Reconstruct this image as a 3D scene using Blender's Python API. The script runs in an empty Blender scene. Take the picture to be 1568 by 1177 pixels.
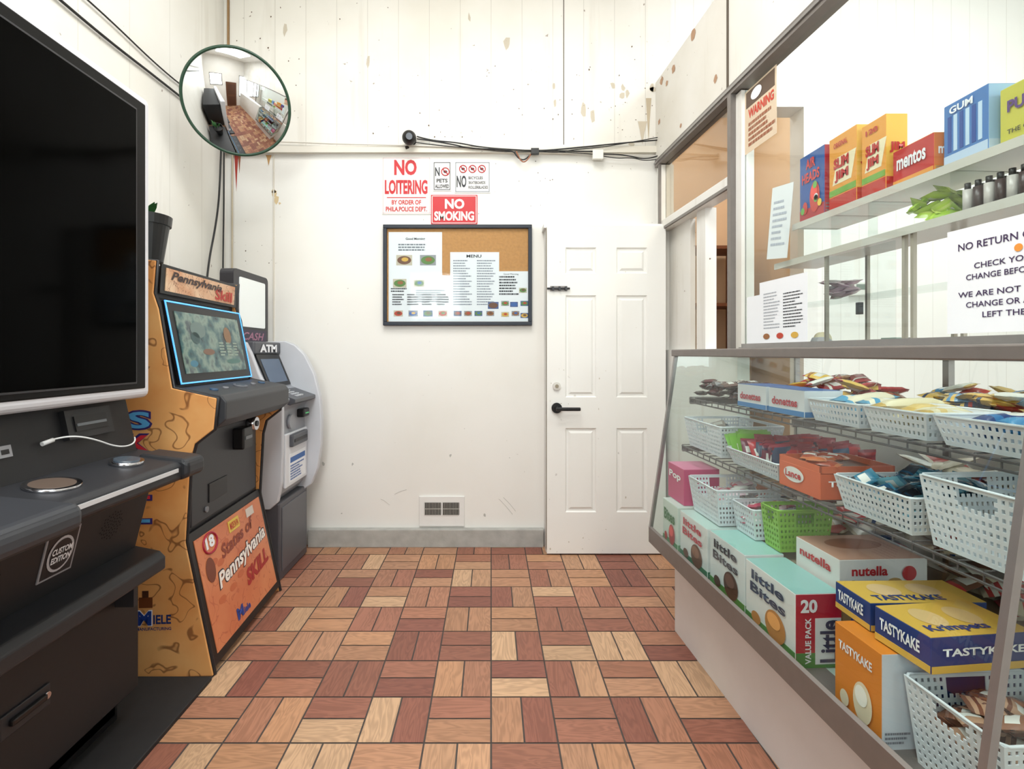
import bpy, bmesh, math, random
from mathutils import Vector, Matrix
random.seed(7)
scene = bpy.context.scene
COL = scene.collection

# ------------------------------------------------------------------ materials
def lin(c):
    out = []
    for v in c[:3]:
        v = v / 255.0
        out.append(v / 12.92 if v <= 0.04045 else ((v + 0.055) / 1.055) ** 2.4)
    return (out[0], out[1], out[2], 1.0)

MATS = {}
def M(name, col=(200, 200, 200), rough=0.5, metal=0.0, var=0.06, scale=8.0, emit=0.0, spec=0.5, bump=0.0, coat=0.0):
    if name in MATS:
        return MATS[name]
    m = bpy.data.materials.new(name); m.use_nodes = True
    nt = m.node_tree; b = nt.nodes['Principled BSDF']
    c = lin(col)
    tc = nt.nodes.new('ShaderNodeTexCoord')
    nz = nt.nodes.new('ShaderNodeTexNoise'); nz.inputs['Scale'].default_value = scale; nz.inputs['Detail'].default_value = 4
    nt.links.new(tc.outputs['Object'], nz.inputs['Vector'])
    mix = nt.nodes.new('ShaderNodeMix'); mix.data_type = 'RGBA'
    mix.inputs[6].default_value = tuple(max(0, x * (1 - var)) for x in c[:3]) + (1,)
    mix.inputs[7].default_value = tuple(min(1, x * (1 + var)) for x in c[:3]) + (1,)
    nt.links.new(nz.outputs['Fac'], mix.inputs[0])
    nt.links.new(mix.outputs[2], b.inputs['Base Color'])
    b.inputs['Roughness'].default_value = rough
    b.inputs['Metallic'].default_value = metal
    b.inputs['Specular IOR Level'].default_value = spec
    if coat: b.inputs['Coat Weight'].default_value = coat
    if emit:
        nt.links.new(mix.outputs[2], b.inputs['Emission Color'])
        b.inputs['Emission Strength'].default_value = emit
    if bump:
        bp = nt.nodes.new('ShaderNodeBump'); bp.inputs['Strength'].default_value = bump; bp.inputs['Distance'].default_value = 0.01
        nt.links.new(nz.outputs['Fac'], bp.inputs['Height']); nt.links.new(bp.outputs[0], b.inputs['Normal'])
    MATS[name] = m
    return m

def C(r, g, b, rough=0.45, **k):
    return M('paint_%d_%d_%d_%d' % (r, g, b, int(rough * 100)), (r, g, b), rough, **k)

def glass_mat(name, tint=(240, 248, 245), refl=0.06, rough=0.02, top=0.6, pwr=3):
    m = bpy.data.materials.new(name); m.use_nodes = True
    nt = m.node_tree; nt.nodes.clear()
    o = nt.nodes.new('ShaderNodeOutputMaterial')
    t = nt.nodes.new('ShaderNodeBsdfTransparent'); t.inputs[0].default_value = lin(tint)
    g = nt.nodes.new('ShaderNodeBsdfGlossy'); g.inputs['Roughness'].default_value = rough
    lw = nt.nodes.new('ShaderNodeLayerWeight'); lw.inputs[0].default_value = 0.25
    mr = nt.nodes.new('ShaderNodeMapRange'); mr.inputs[3].default_value = refl; mr.inputs[4].default_value = top
    pw = nt.nodes.new('ShaderNodeMath'); pw.operation = 'POWER'; pw.inputs[1].default_value = pwr
    nt.links.new(lw.outputs['Facing'], pw.inputs[0]); nt.links.new(pw.outputs[0], mr.inputs[0])
    mx = nt.nodes.new('ShaderNodeMixShader')
    nt.links.new(mr.outputs[0], mx.inputs[0]); nt.links.new(t.outputs[0], mx.inputs[1]); nt.links.new(g.outputs[0], mx.inputs[2])
    nt.links.new(mx.outputs[0], o.inputs[0])
    return m

def wall_mat(name, col, groove=0.0, spacing=0.2, stain=0.5, axis=0, streak=0.0):
    m = bpy.data.materials.new(name); m.use_nodes = True
    nt = m.node_tree; b = nt.nodes['Principled BSDF']; N = nt.nodes; L = nt.links
    tc = N.new('ShaderNodeTexCoord')
    n1 = N.new('ShaderNodeTexNoise'); n1.inputs['Scale'].default_value = 1.3; n1.inputs['Detail'].default_value = 6
    L.new(tc.outputs['Object'], n1.inputs['Vector'])
    r1 = N.new('ShaderNodeMapRange'); r1.inputs[1].default_value = 0.42; r1.inputs[2].default_value = 0.72
    L.new(n1.outputs['Fac'], r1.inputs[0])
    c = lin(col)
    mix = N.new('ShaderNodeMix'); mix.data_type = 'RGBA'
    mix.inputs[6].default_value = c
    mix.inputs[7].default_value = (c[0] * 0.86, c[1] * 0.84, c[2] * 0.79, 1)
    def mul(sock, f):
        mu = N.new('ShaderNodeMath'); mu.operation = 'MULTIPLY'; mu.inputs[1].default_value = f; L.new(sock, mu.inputs[0]); return mu.outputs[0]
    L.new(mul(r1.outputs[0], stain), mix.inputs[0])
    out = mix.outputs[2]
    def layer(fac, colr, out):
        mx = N.new('ShaderNodeMix'); mx.data_type = 'RGBA'; mx.inputs[7].default_value = lin(colr)
        L.new(fac, mx.inputs[0]); L.new(out, mx.inputs[6]); return mx.outputs[2]
    n2 = N.new('ShaderNodeTexNoise'); n2.inputs['Scale'].default_value = 26; n2.inputs['Detail'].default_value = 3
    L.new(tc.outputs['Object'], n2.inputs['Vector'])
    r2 = N.new('ShaderNodeMapRange'); r2.inputs[1].default_value = 0.72; r2.inputs[2].default_value = 0.76
    L.new(n2.outputs['Fac'], r2.inputs[0])
    out = layer(mul(r2.outputs[0], stain), (120, 100, 82), out)
    if streak:
        mp = N.new('ShaderNodeMapping'); mp.inputs['Scale'].default_value = (7, 7, 0.6)
        L.new(tc.outputs['Object'], mp.inputs[0])
        n3 = N.new('ShaderNodeTexNoise'); n3.inputs['Scale'].default_value = 1.6; n3.inputs['Detail'].default_value = 5
        L.new(mp.outputs[0], n3.inputs['Vector'])
        r3 = N.new('ShaderNodeMapRange'); r3.inputs[1].default_value = 0.58; r3.inputs[2].default_value = 0.82
        L.new(n3.outputs['Fac'], r3.inputs[0])
        out = layer(mul(r3.outputs[0], streak), (165, 150, 126), out)
    if groove:
        sp = N.new('ShaderNodeSeparateXYZ'); L.new(tc.outputs['Object'], sp.inputs[0])
        md = N.new('ShaderNodeMath'); md.operation = 'PINGPONG'; md.inputs[1].default_value = spacing / 2
        L.new(sp.outputs[axis], md.inputs[0])
        lt = N.new('ShaderNodeMath'); lt.operation = 'LESS_THAN'; lt.inputs[1].default_value = 0.0022
        L.new(md.outputs[0], lt.inputs[0])
        out = layer(mul(lt.outputs[0], groove), (150, 142, 128), out)
    L.new(out, b.inputs['Base Color'])
    b.inputs['Roughness'].default_value = 0.45
    b.inputs['Specular IOR Level'].default_value = 0.3
    bp = N.new('ShaderNodeBump'); bp.inputs['Strength'].default_value = 0.15; bp.inputs['Distance'].default_value = 0.01
    L.new(n1.outputs['Fac'], bp.inputs['Height']); L.new(bp.outputs[0], b.inputs['Normal'])
    return m

WHITE = C(232, 231, 228, 0.5)
PAPER = C(240, 242, 246, 0.6, var=0.015)
BLACK = C(16, 16, 18, 0.4)
INK = C(40, 42, 50, 0.6)
GREYINK = C(120, 125, 135, 0.6)
RED = C(196, 25, 35, 0.45)
GLASS = glass_mat('clear_glass', (250, 253, 252), 0.03)
CASEGLASS = glass_mat('case_glass', (242, 250, 248), 0.06, 0.01, 0.5, 2.2)
ALU = M('brushed_aluminium', (158, 155, 153), 0.35, 0.7, 0.1, 30)
ALUD = M('dull_aluminium', (132, 126, 122), 0.45, 0.5, 0.1, 30)
STEEL = M('polished_steel', (200, 200, 205), 0.15, 1.0, 0.04, 10)
DKGREY = C(48, 49, 53, 0.45)
CHAR = C(30, 30, 33, 0.45)

# ------------------------------------------------------------------ geometry helpers
def empty(name, loc=(0, 0, 0), rz=0.0, rx=0.0, ry=0.0):
    e = bpy.data.objects.new(name, None); e.empty_display_size = 0.1
    e.location = loc; e.rotation_euler = (rx, ry, rz)
    COL.objects.link(e); return e

def link_mesh(name, me, parent=None, mat=None, smooth=False):
    ob = bpy.data.objects.new(name, me); COL.objects.link(ob)
    if parent is not None: ob.parent = parent
    if mat is not None:
        for mm in (mat if isinstance(mat, (list, tuple)) else [mat]): me.materials.append(mm)
    if smooth:
        for p in me.polygons: p.use_smooth = True
    return ob

def box(par, name, x0, x1, y0, y1, z0, z1, mat, bev=0.0, seg=2):
    bm = bmesh.new()
    vs = [bm.verts.new((x, y, z)) for x in (x0, x1) for y in (y0, y1) for z in (z0, z1)]
    for f in ((0, 1, 3, 2), (4, 6, 7, 5), (0, 4, 5, 1), (2, 3, 7, 6), (0, 2, 6, 4), (1, 5, 7, 3)):
        bm.faces.new([vs[i] for i in f])
    bmesh.ops.recalc_face_normals(bm, faces=bm.faces)
    if bev: bmesh.ops.bevel(bm, geom=list(bm.edges), offset=bev, segments=seg, affect='EDGES', profile=0.5)
    me = bpy.data.meshes.new(name); bm.to_mesh(me); bm.free()
    return link_mesh(name, me, par, mat)

def prism(par, name, prof, y0, y1, mat, bev=0.0, axis='y'):
    bm = bmesh.new()
    if axis == 'y':
        A = [bm.verts.new((a, y0, z)) for a, z in prof]; B = [bm.verts.new((a, y1, z)) for a, z in prof]
    elif axis == 'x':
        A = [bm.verts.new((y0, a, z)) for a, z in prof]; B = [bm.verts.new((y1, a, z)) for a, z in prof]
    n = len(prof)
    bm.faces.new(A); bm.faces.new(B[::-1])
    for i in range(n): bm.faces.new((A[i], B[i], B[(i + 1) % n], A[(i + 1) % n]))
    bmesh.ops.recalc_face_normals(bm, faces=bm.faces)
    if bev: bmesh.ops.bevel(bm, geom=list(bm.edges), offset=bev, segments=2, affect='EDGES', profile=0.5)
    me = bpy.data.meshes.new(name); bm.to_mesh(me); bm.free()
    return link_mesh(name, me, par, mat)

def quad(par, name, pts, mat):
    me = bpy.data.meshes.new(name); me.from_pydata([tuple(p) for p in pts], [], [tuple(range(len(pts)))]); me.update()
    return link_mesh(name, me, par, mat)

def slab(par, name, o, xd, ud, w, h, t, mat):
    o = Vector(o); xd = Vector(xd).normalized(); ud = Vector(ud).normalized(); n = xd.cross(ud)
    bm = bmesh.new()
    A = [bm.verts.new(o + xd * a + ud * b) for a, b in ((0, 0), (w, 0), (w, h), (0, h))]
    B = [bm.verts.new(v.co + n * t) for v in A]
    bm.faces.new(A[::-1]); bm.faces.new(B)
    for i in range(4): bm.faces.new((A[i], A[(i + 1) % 4], B[(i + 1) % 4], B[i]))
    bmesh.ops.recalc_face_normals(bm, faces=bm.faces)
    me = bpy.data.meshes.new(name); bm.to_mesh(me); bm.free()
    return link_mesh(name, me, par, mat)

def cyl(par, name, p0, p1, r, mat, r2=None, seg=24, smooth=True):
    p0 = Vector(p0); p1 = Vector(p1); d = p1 - p0
    q = d.to_track_quat('Z', 'Y').to_matrix().to_4x4()
    bm = bmesh.new()
    bmesh.ops.create_cone(bm, cap_ends=True, segments=seg, radius1=r, radius2=r if r2 is None else r2, depth=d.length,
                          matrix=Matrix.Translation((p0 + p1) / 2) @ q)
    me = bpy.data.meshes.new(name); bm.to_mesh(me); bm.free()
    ob = link_mesh(name, me, par, mat)
    if smooth:
        for p in me.polygons: p.use_smooth = len(p.vertices) == 4
    return ob

def tube(par, name, pts, r, mat, cyclic=False, smooth=True):
    cu = bpy.data.curves.new(name, 'CURVE'); cu.dimensions = '3D'; cu.bevel_depth = r; cu.bevel_resolution = 2
    s = cu.splines.new('NURBS' if smooth else 'POLY'); s.points.add(len(pts) - 1)
    for i, p in enumerate(pts): s.points[i].co = (p[0], p[1], p[2], 1)
    if smooth: s.order_u = 3; s.use_endpoint_u = not cyclic
    s.use_cyclic_u = cyclic
    ob = bpy.data.objects.new(name, cu); COL.objects.link(ob); cu.materials.append(mat)
    if par is not None: ob.parent = par
    return ob

def text(par, body, o, xd, ud, w, h, mat, bold=0.0, off=0.0012, name=None, shear=0.0):
    cu = bpy.data.curves.new('t', 'FONT'); cu.body = body; cu.size = 1; cu.offset = bold; cu.shear = shear; cu.align_x = 'CENTER'
    cu.resolution_u = 3
    ob = bpy.data.objects.new('t', cu); COL.objects.link(ob)
    dg = bpy.context.evaluated_depsgraph_get()
    me = bpy.data.meshes.new_from_object(ob.evaluated_get(dg))
    bpy.data.objects.remove(ob); bpy.data.curves.remove(cu)
    xs = [v.co.x for v in me.vertices]; ys = [v.co.y for v in me.vertices]
    if not xs: return None
    x0, x1, y0, y1 = min(xs), max(xs), min(ys), max(ys)
    o = Vector(o); xd = Vector(xd).normalized(); ud = Vector(ud).normalized(); n = xd.cross(ud).normalized()
    for v in me.vertices:
        a = (v.co.x - x0) / (x1 - x0) * w; b = (v.co.y - y0) / max(1e-6, y1 - y0) * h
        v.co = o + xd * a + ud * b + n * off
    me.materials.clear()
    return link_mesh(name or 'lettering', me, par, mat)

def lines(par, o, xd, ud, w, h, rows, mat, fill=0.5, off=0.001, name='print_lines', ragged=True):
    o = Vector(o); xd = Vector(xd).normalized(); ud = Vector(ud).normalized(); n = xd.cross(ud)
    vs = []; fs = []
    rh = h / rows
    for i in range(rows):
        a = 0.0; end = w * (random.uniform(0.6, 1.0) if ragged else 1)
        while a < end:
            l = random.uniform(0.03, 0.12) * w
            b = min(a + l, end)
            z = h - (i + 1) * rh + rh * 0.2
            k = len(vs)
            for (p, q) in ((a, z), (b, z), (b, z + rh * fill), (a, z + rh * fill)): vs.append(tuple(o + xd * p + ud * q + n * off))
            fs.append((k, k + 1, k + 2, k + 3))
            a = b + 0.015 * w
    me = bpy.data.meshes.new(name); me.from_pydata(vs, [], fs); me.update()
    return link_mesh(name, me, par, mat)

def disc(par, name, c, xd, ud, rx, ry, mat, off=0.0015, seg=24):
    c = Vector(c); xd = Vector(xd).normalized(); ud = Vector(ud).normalized(); n = xd.cross(ud)
    return quad(par, name, [c + xd * rx * math.cos(t) + ud * ry * math.sin(t) + n * off for t in [2 * math.pi * i / seg for i in range(seg)]], mat)

X = Vector((1, 0, 0)); Y = Vector((0, 1, 0)); Z = Vector((0, 0, 1))

# ------------------------------------------------------------------ room
LX, RX, BY, FY, CZ = -1.73, 3.6, 3.27, -1.6, 3.9
TH = math.radians(3.0)
OR = Vector((1.10, 3.27, 0))
def RF(x, y, z=0.0):
    return OR + Vector((x * math.cos(TH) - y * math.sin(TH), x * math.sin(TH) + y * math.cos(TH), z))

wm = wall_mat('wall_paint_smooth', (237, 235, 230), stain=0.4)
wmg = wall_mat('wall_paint_panelled', (234, 231, 224), groove=0.3, spacing=0.2, stain=0.75, streak=0.28)
wml = wall_mat('wall_paint_side', (233, 231, 225), groove=0.25, spacing=0.3, stain=0.7, axis=1, streak=0.35)
wmi = wall_mat('wall_paint_inner', (240, 239, 236), groove=0.22, spacing=0.12, stain=0.3)

def build_floor():
    B = 0.215; yb = 1.8216; g = 0.0030
    bm = bmesh.new(); uvl = bm.loops.layers.uv.new('UVMap'); cl = bm.loops.layers.float_color.new('plank')
    pal = [(184, 138, 108), (173, 122, 97), (149, 97, 80), (140, 88, 75), (200, 162, 128), (160, 107, 87), (145, 92, 77), (192, 148, 115), (168, 115, 91), (178, 131, 101), (188, 140, 106)]
    base = [bm.verts.new(p) for p in ((LX, FY, -0.0), (RX, FY, -0.0), (RX, 5.2, -0.0), (LX, 5.2, -0.0))]
    f = bm.faces.new(base); f.material_index = 1
    i0 = math.floor(LX / B); i1 = math.ceil(RX / B)
    j0 = math.floor((FY - yb) / B); j1 = math.ceil((5.2 - yb) / B)
    for i in range(i0, i1):
        for j in range(j0, j1):
            vert = (i + j) % 2 == 1
            bc = random.choice(pal)
            for k in range(2):
                if vert: x0, x1, y0, y1 = i * B + k * B / 2, i * B + (k + 1) * B / 2, yb + j * B, yb + (j + 1) * B
                else: x0, x1, y0, y1 = i * B, (i + 1) * B, yb + j * B + k * B / 2, yb + j * B + (k + 1) * B / 2
                x0 = max(x0 + g, LX); x1 = min(x1 - g, RX); y0 = max(y0 + g, FY); y1 = min(y1 - g, 5.2)
                if x1 - x0 < 0.005 or y1 - y0 < 0.005: continue
                vs = [bm.verts.new(p) for p in ((x0, y0, 0.002), (x1, y0, 0.002), (x1, y1, 0.002), (x0, y1, 0.002))]
                fc = bm.faces.new(vs); fc.material_index = 0
                c = lin(bc if random.random() < 0.55 else random.choice(pal)); s = random.uniform(0.88, 1.06)
                c = (c[0] * s, c[1] * s, c[2] * s, 1)
                ou, ov = random.uniform(0, 50), random.uniform(0, 50)
                for lp in fc.loops:
                    p = lp.vert.co
                    lp[uvl].uv = ((p.y, p.x) if vert else (p.x, p.y))
                    lp[uvl].uv = (lp[uvl].uv[0] + ou, lp[uvl].uv[1] + ov)
                    lp[cl] = c
    me = bpy.data.meshes.new('floor'); bm.to_mesh(me); bm.free()
    m = bpy.data.materials.new('wood_look_tile'); m.use_nodes = True
    nt = m.node_tree; N = nt.nodes; L = nt.links; b = N['Principled BSDF']
    at = N.new('ShaderNodeAttribute'); at.attribute_name = 'plank'
    uv = N.new('ShaderNodeUVMap'); uv.uv_map = 'UVMap'
    mp = N.new('ShaderNodeMapping'); mp.inputs['Scale'].default_value = (4, 26, 1)
    L.new(uv.outputs[0], mp.inputs[0])
    wv = N.new('ShaderNodeTexNoise'); wv.inputs['Scale'].default_value = 1.0; wv.inputs['Detail'].default_value = 2; wv.inputs['Distortion'].default_value = 0.8
    L.new(mp.outputs[0], wv.inputs['Vector'])
    sn = N.new('ShaderNodeMath'); sn.operation = 'MULTIPLY'; sn.inputs[1].default_value = 48; L.new(wv.outputs['Fac'], sn.inputs[0])
    s2 = N.new('ShaderNodeMath'); s2.operation = 'SINE'; L.new(sn.outputs[0], s2.inputs[0])
    mr = N.new('ShaderNodeMapRange'); mr.inputs[1].default_value = -1; mr.inputs[2].default_value = 1; mr.inputs[3].default_value = 1.04; mr.inputs[4].default_value = 0.80
    L.new(s2.outputs[0], mr.inputs[0])
    mx = N.new('ShaderNodeMix'); mx.data_type = 'RGBA'; mx.blend_type = 'MULTIPLY'; mx.inputs[0].default_value = 1
    cb = N.new('ShaderNodeCombineColor')
    for q in range(3): L.new(mr.outputs[0], cb.inputs[q])
    L.new(at.outputs['Color'], mx.inputs[6]); L.new(cb.outputs[0], mx.inputs[7]); L.new(mx.outputs[2], b.inputs['Base Color'])
    b.inputs['Roughness'].default_value = 0.42; b.inputs['Specular IOR Level'].default_value = 0.35
    grout = M('floor_grout', (74, 66, 62), 0.8, var=0.2, scale=20)
    link_mesh('floor', me, None, [m, grout])
build_floor()

def plainbox(name, *a, **k): return box(None, name, *a, **k)

plainbox('ceiling', LX - 0.1, RX + 0.1, FY - 0.1, 5.3, CZ, CZ + 0.1, wm)
plainbox('wall_left', LX - 0.1, LX, FY, 5.2, 0, CZ, wml)
plainbox('wall_right', RX, RX + 0.1, FY, 5.2, 0, CZ, wmi)
e = empty('wall_back')
box(e, 'lower_main', LX, 1.16, BY, BY + 0.1, 0, 2.58, wm)
box(e, 'upper_main', LX, 1.16, BY - 0.02, BY + 0.1, 2.58, CZ, wmg)
box(e, 'above_opening', 1.16, 2.03, BY, BY + 0.1, 2.85, CZ, wmi)
box(e, 'right_part', 2.03, RX, BY, BY + 0.1, 0, CZ, wmi)
SEAM = C(95, 85, 74, 0.8)
box(e, 'panel_seam', 0.468, 0.473, BY - 0.0225, BY - 0.019, 2.6, CZ, SEAM)
box(e, 'corner_seam', LX + 0.03, LX + 0.036, BY - 0.0225, BY - 0.019, 2.6, CZ, C(150, 120, 80, 0.8))
def marks(par, x0, x1, z0, z1, n, y, mat, rmin=0.002, rmax=0.006, cluster=None, stretch=1.6):
    vs = []; fs = []
    for i in range(n):
        if cluster and random.random() < 0.6:
            c = random.choice(cluster); cx = random.gauss(c[0], c[2]); cz = random.gauss(c[1], c[2])
            cx = min(max(cx, x0), x1); cz = min(max(cz, z0), z1)
        else: cx, cz = random.uniform(x0, x1), random.uniform(z0, z1)
        r = random.uniform(rmin, rmax); k = len(vs); st = random.uniform(.5, stretch)
        for q in range(7):
            a = q * 0.8976; rr = r * random.uniform(.5, 1.1); vs.append((cx + rr * math.cos(a), y, cz + rr * st * math.sin(a)))
        fs.append(tuple(range(k, k + 7)))
    me = bpy.data.meshes.new('dirt_marks'); me.from_pydata(vs, [], fs); me.update(); link_mesh('dirt_marks', me, par, mat)
marks(e, -1.65, 1.05, 2.65, 3.6, 80, BY - 0.0215, C(100, 82, 66, 0.8), 0.0015, 0.006, cluster=[(0.62, 2.93, .12), (-0.3, 2.75, .2), (0.9, 2.75, .1), (-1.4, 3.3, .2)])
marks(e, -1.65, 1.05, 2.6, 3.5, 16, BY - 0.0212, C(196, 186, 168, 0.8), 0.01, 0.03, cluster=[(0.62, 2.93, .12), (0.9, 2.9, .1)], stretch=3)
marks(e, -1.6, 1.0, 1.8, 2.5, 26, BY - 0.0012, C(95, 80, 66, 0.8), 0.0015, 0.004, cluster=[(-1.48, 1.9, .12), (0.35, 2.4, .1)])
marks(e, -1.1, 0.3, 0.15, 0.6, 8, BY - 0.0012, C(185, 184, 178, 0.8), 0.003, 0.01)
marks(e, -1.42, -1.36, 2.2, 2.4, 4, BY - 0.0012, C(212, 190, 150, 0.8), 0.01, 0.025)
def scratch(par, pts, mat, r=0.0012): tube(par, 'scratch', pts, r, mat)
for (a, b, c, d) in ((0.05, 0.30, 0.14, 0.20), (0.08, 0.31, 0.16, 0.22), (-0.72, 0.30, -0.66, 0.26), (-0.63, 0.33, -0.55, 0.36)):
    scratch(e, [(a, BY - 0.001, b), ((a + c) / 2, BY - 0.001, (b + d) / 2 + .01), (c, BY - 0.001, d)], C(190, 188, 182, 0.8))
e = empty('wall_stain')
for (x, z0, z1, wd, col) in ((-1.66, 2.30, 2.56, 0.014, (170, 60, 50)), (-1.64, 2.42, 2.55, 0.01, (150, 90, 60)), (-1.45, 2.47, 2.54, 0.02, (190, 150, 100)), (1.02, 2.62, 2.9, 0.018, (190, 175, 150)), (0.98, 2.6, 2.75, 0.03, (200, 188, 168))):
    pts = [(x - wd, BY - (0.0222 if z0 > 2.58 else 0.0015), z1), (x + wd, BY - (0.0222 if z0 > 2.58 else 0.0015), z1), (x + wd * .4, BY - (0.0222 if z0 > 2.58 else 0.0015), (z0 + z1) / 2), (x, BY - (0.0222 if z0 > 2.58 else 0.0015), z0), (x - wd * .6, BY - (0.0222 if z0 > 2.58 else 0.0015), (z0 + z1) / 2 + .02)]
    quad(e, 'drip', pts, C(*col, 0.7))
plainbox('trim_1', LX, 1.10, BY - 0.035, BY, 2.545, 2.585, wall_mat('trim_paint', (224, 219, 208), stain=0.9))
box(None, 'trim_2', -1.42, -1.412, BY - 0.006, BY, 0.12, 2.54, C(216, 210, 198, 0.6))
e = empty('door_frame')
box(e, 'jamb_l', 1.09, 1.17, BY - 0.03, BY + 0.12, 0, 2.93, WHITE)
box(e, 'jamb_r', 2.02, 2.11, BY - 0.03, BY + 0.12, 0, 2.93, WHITE)
box(e, 'head', 1.17, 2.02, BY - 0.03, BY + 0.12, 2.84, 2.93, WHITE)
amb = M('tan_paint', (226, 198, 164), 0.6, var=0.05, scale=2)
plainbox('wall_storeroom_back', LX, RX, 5.2, 5.3, 0, CZ, amb)
plainbox('wall_storeroom_left', 0.9, 1.0, BY + 0.1, 5.2, 0, CZ, amb)
plainbox('wall_storeroom_right', 2.7, 2.8, BY + 0.1, 5.2, 0, CZ, amb)
e = empty('storeroom_shelf', (1.75, 4.95, 0))
for z in (1.2, 1.7, 2.25): box(e, 'board', -0.5, 0.7, -0.15, 0.22, z, z + 0.03, C(120, 72, 45, 0.5))
for x in (-0.5, 0.67): box(e, 'upright', x, x + 0.03, -0.15, 0.22, 0, 2.3, C(120, 72, 45, 0.5))
e = empty('wall_front')
def seg(x0, x1, z0, z1, n): box(e, n, x0, x1, FY - 0.1, FY, z0, z1, wm)
seg(LX, -1.35, 0, CZ, 'pier_1'); seg(-1.35, -0.45, 0, 1.75, 'under_1'); seg(-1.35, -0.45, 2.6, CZ, 'over_1')
seg(-0.45, 0.9, 0, CZ, 'pier_2'); seg(0.9, 3.3, 0, 0.9, 'under_2'); seg(0.9, 3.3, 2.7, CZ, 'over_2'); seg(3.3, RX, 0, CZ, 'pier_3')
def window(name, x0, x1, z0, z1, nm):
    w = empty(name)
    f = 0.05
    box(w, 'sill', x0, x1, FY - 0.08, FY + 0.02, z0, z0 + f, ALUD); box(w, 'head', x0, x1, FY - 0.08, FY + 0.02, z1 - f, z1, ALUD)
    for i in range(nm + 1):
        xx = x0 + (x1 - x0 - f) * i / nm
        box(w, 'mullion', xx, xx + f, FY - 0.08, FY + 0.02, z0, z1, ALUD)
    box(w, 'pane', x0 + f, x1 - f, FY - 0.05, FY - 0.045, z0 + f, z1 - f, GLASS)
window('window_1', -1.35, -0.45, 1.75, 2.6, 1)
window('window_2', 0.9, 3.3, 0.9, 2.7, 3)
e = empty('door_2', (-0.2, FY, 0))
box(e, 'leaf', 0, 0.85, 0.0, 0.04, 0.01, 2.05, C(96, 60, 40, 0.4), bev=0.004)
for z0, z1 in ((0.15, 0.9), (1.05, 1.9)): box(e, 'panel', 0.12, 0.73, 0.04, 0.05, z0, z1, C(82, 50, 34, 0.4), bev=0.004)
cyl(e, 'knob', (0.78, 0.04, 1.0), (0.78, 0.1, 1.0), 0.025, STEEL)
stone = M('stone_baseboard', (172, 171, 166), 0.7, var=0.28, scale=14, bump=0.3)
box(None, 'baseboard_back', -1.18, 0.338, BY - 0.045, BY, 0, 0.115, stone, bev=0.004)

e = empty('floor_vent_grille', (-0.468, BY, 0.125))
box(e, 'plate', 0, 0.295, -0.012, 0, 0, 0.195, WHITE, bev=0.003)
for k in range(2):
    box(e, 'recess', 0.035 + k * 0.118, 0.143 + k * 0.118, -0.013, -0.0115, 0.075, 0.155, C(28, 28, 28, 0.7))
    for i in range(11):
        x = 0.037 + k * 0.118 + i * 0.0098
        box(e, 'louvre', x, x + 0.0035, -0.017, -0.012, 0.073, 0.157, C(170, 168, 160))
    box(e, 'bar', 0.035 + k * 0.118, 0.143 + k * 0.118, -0.0175, -0.012, 0.113, 0.117, C(170, 168, 160))

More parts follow.
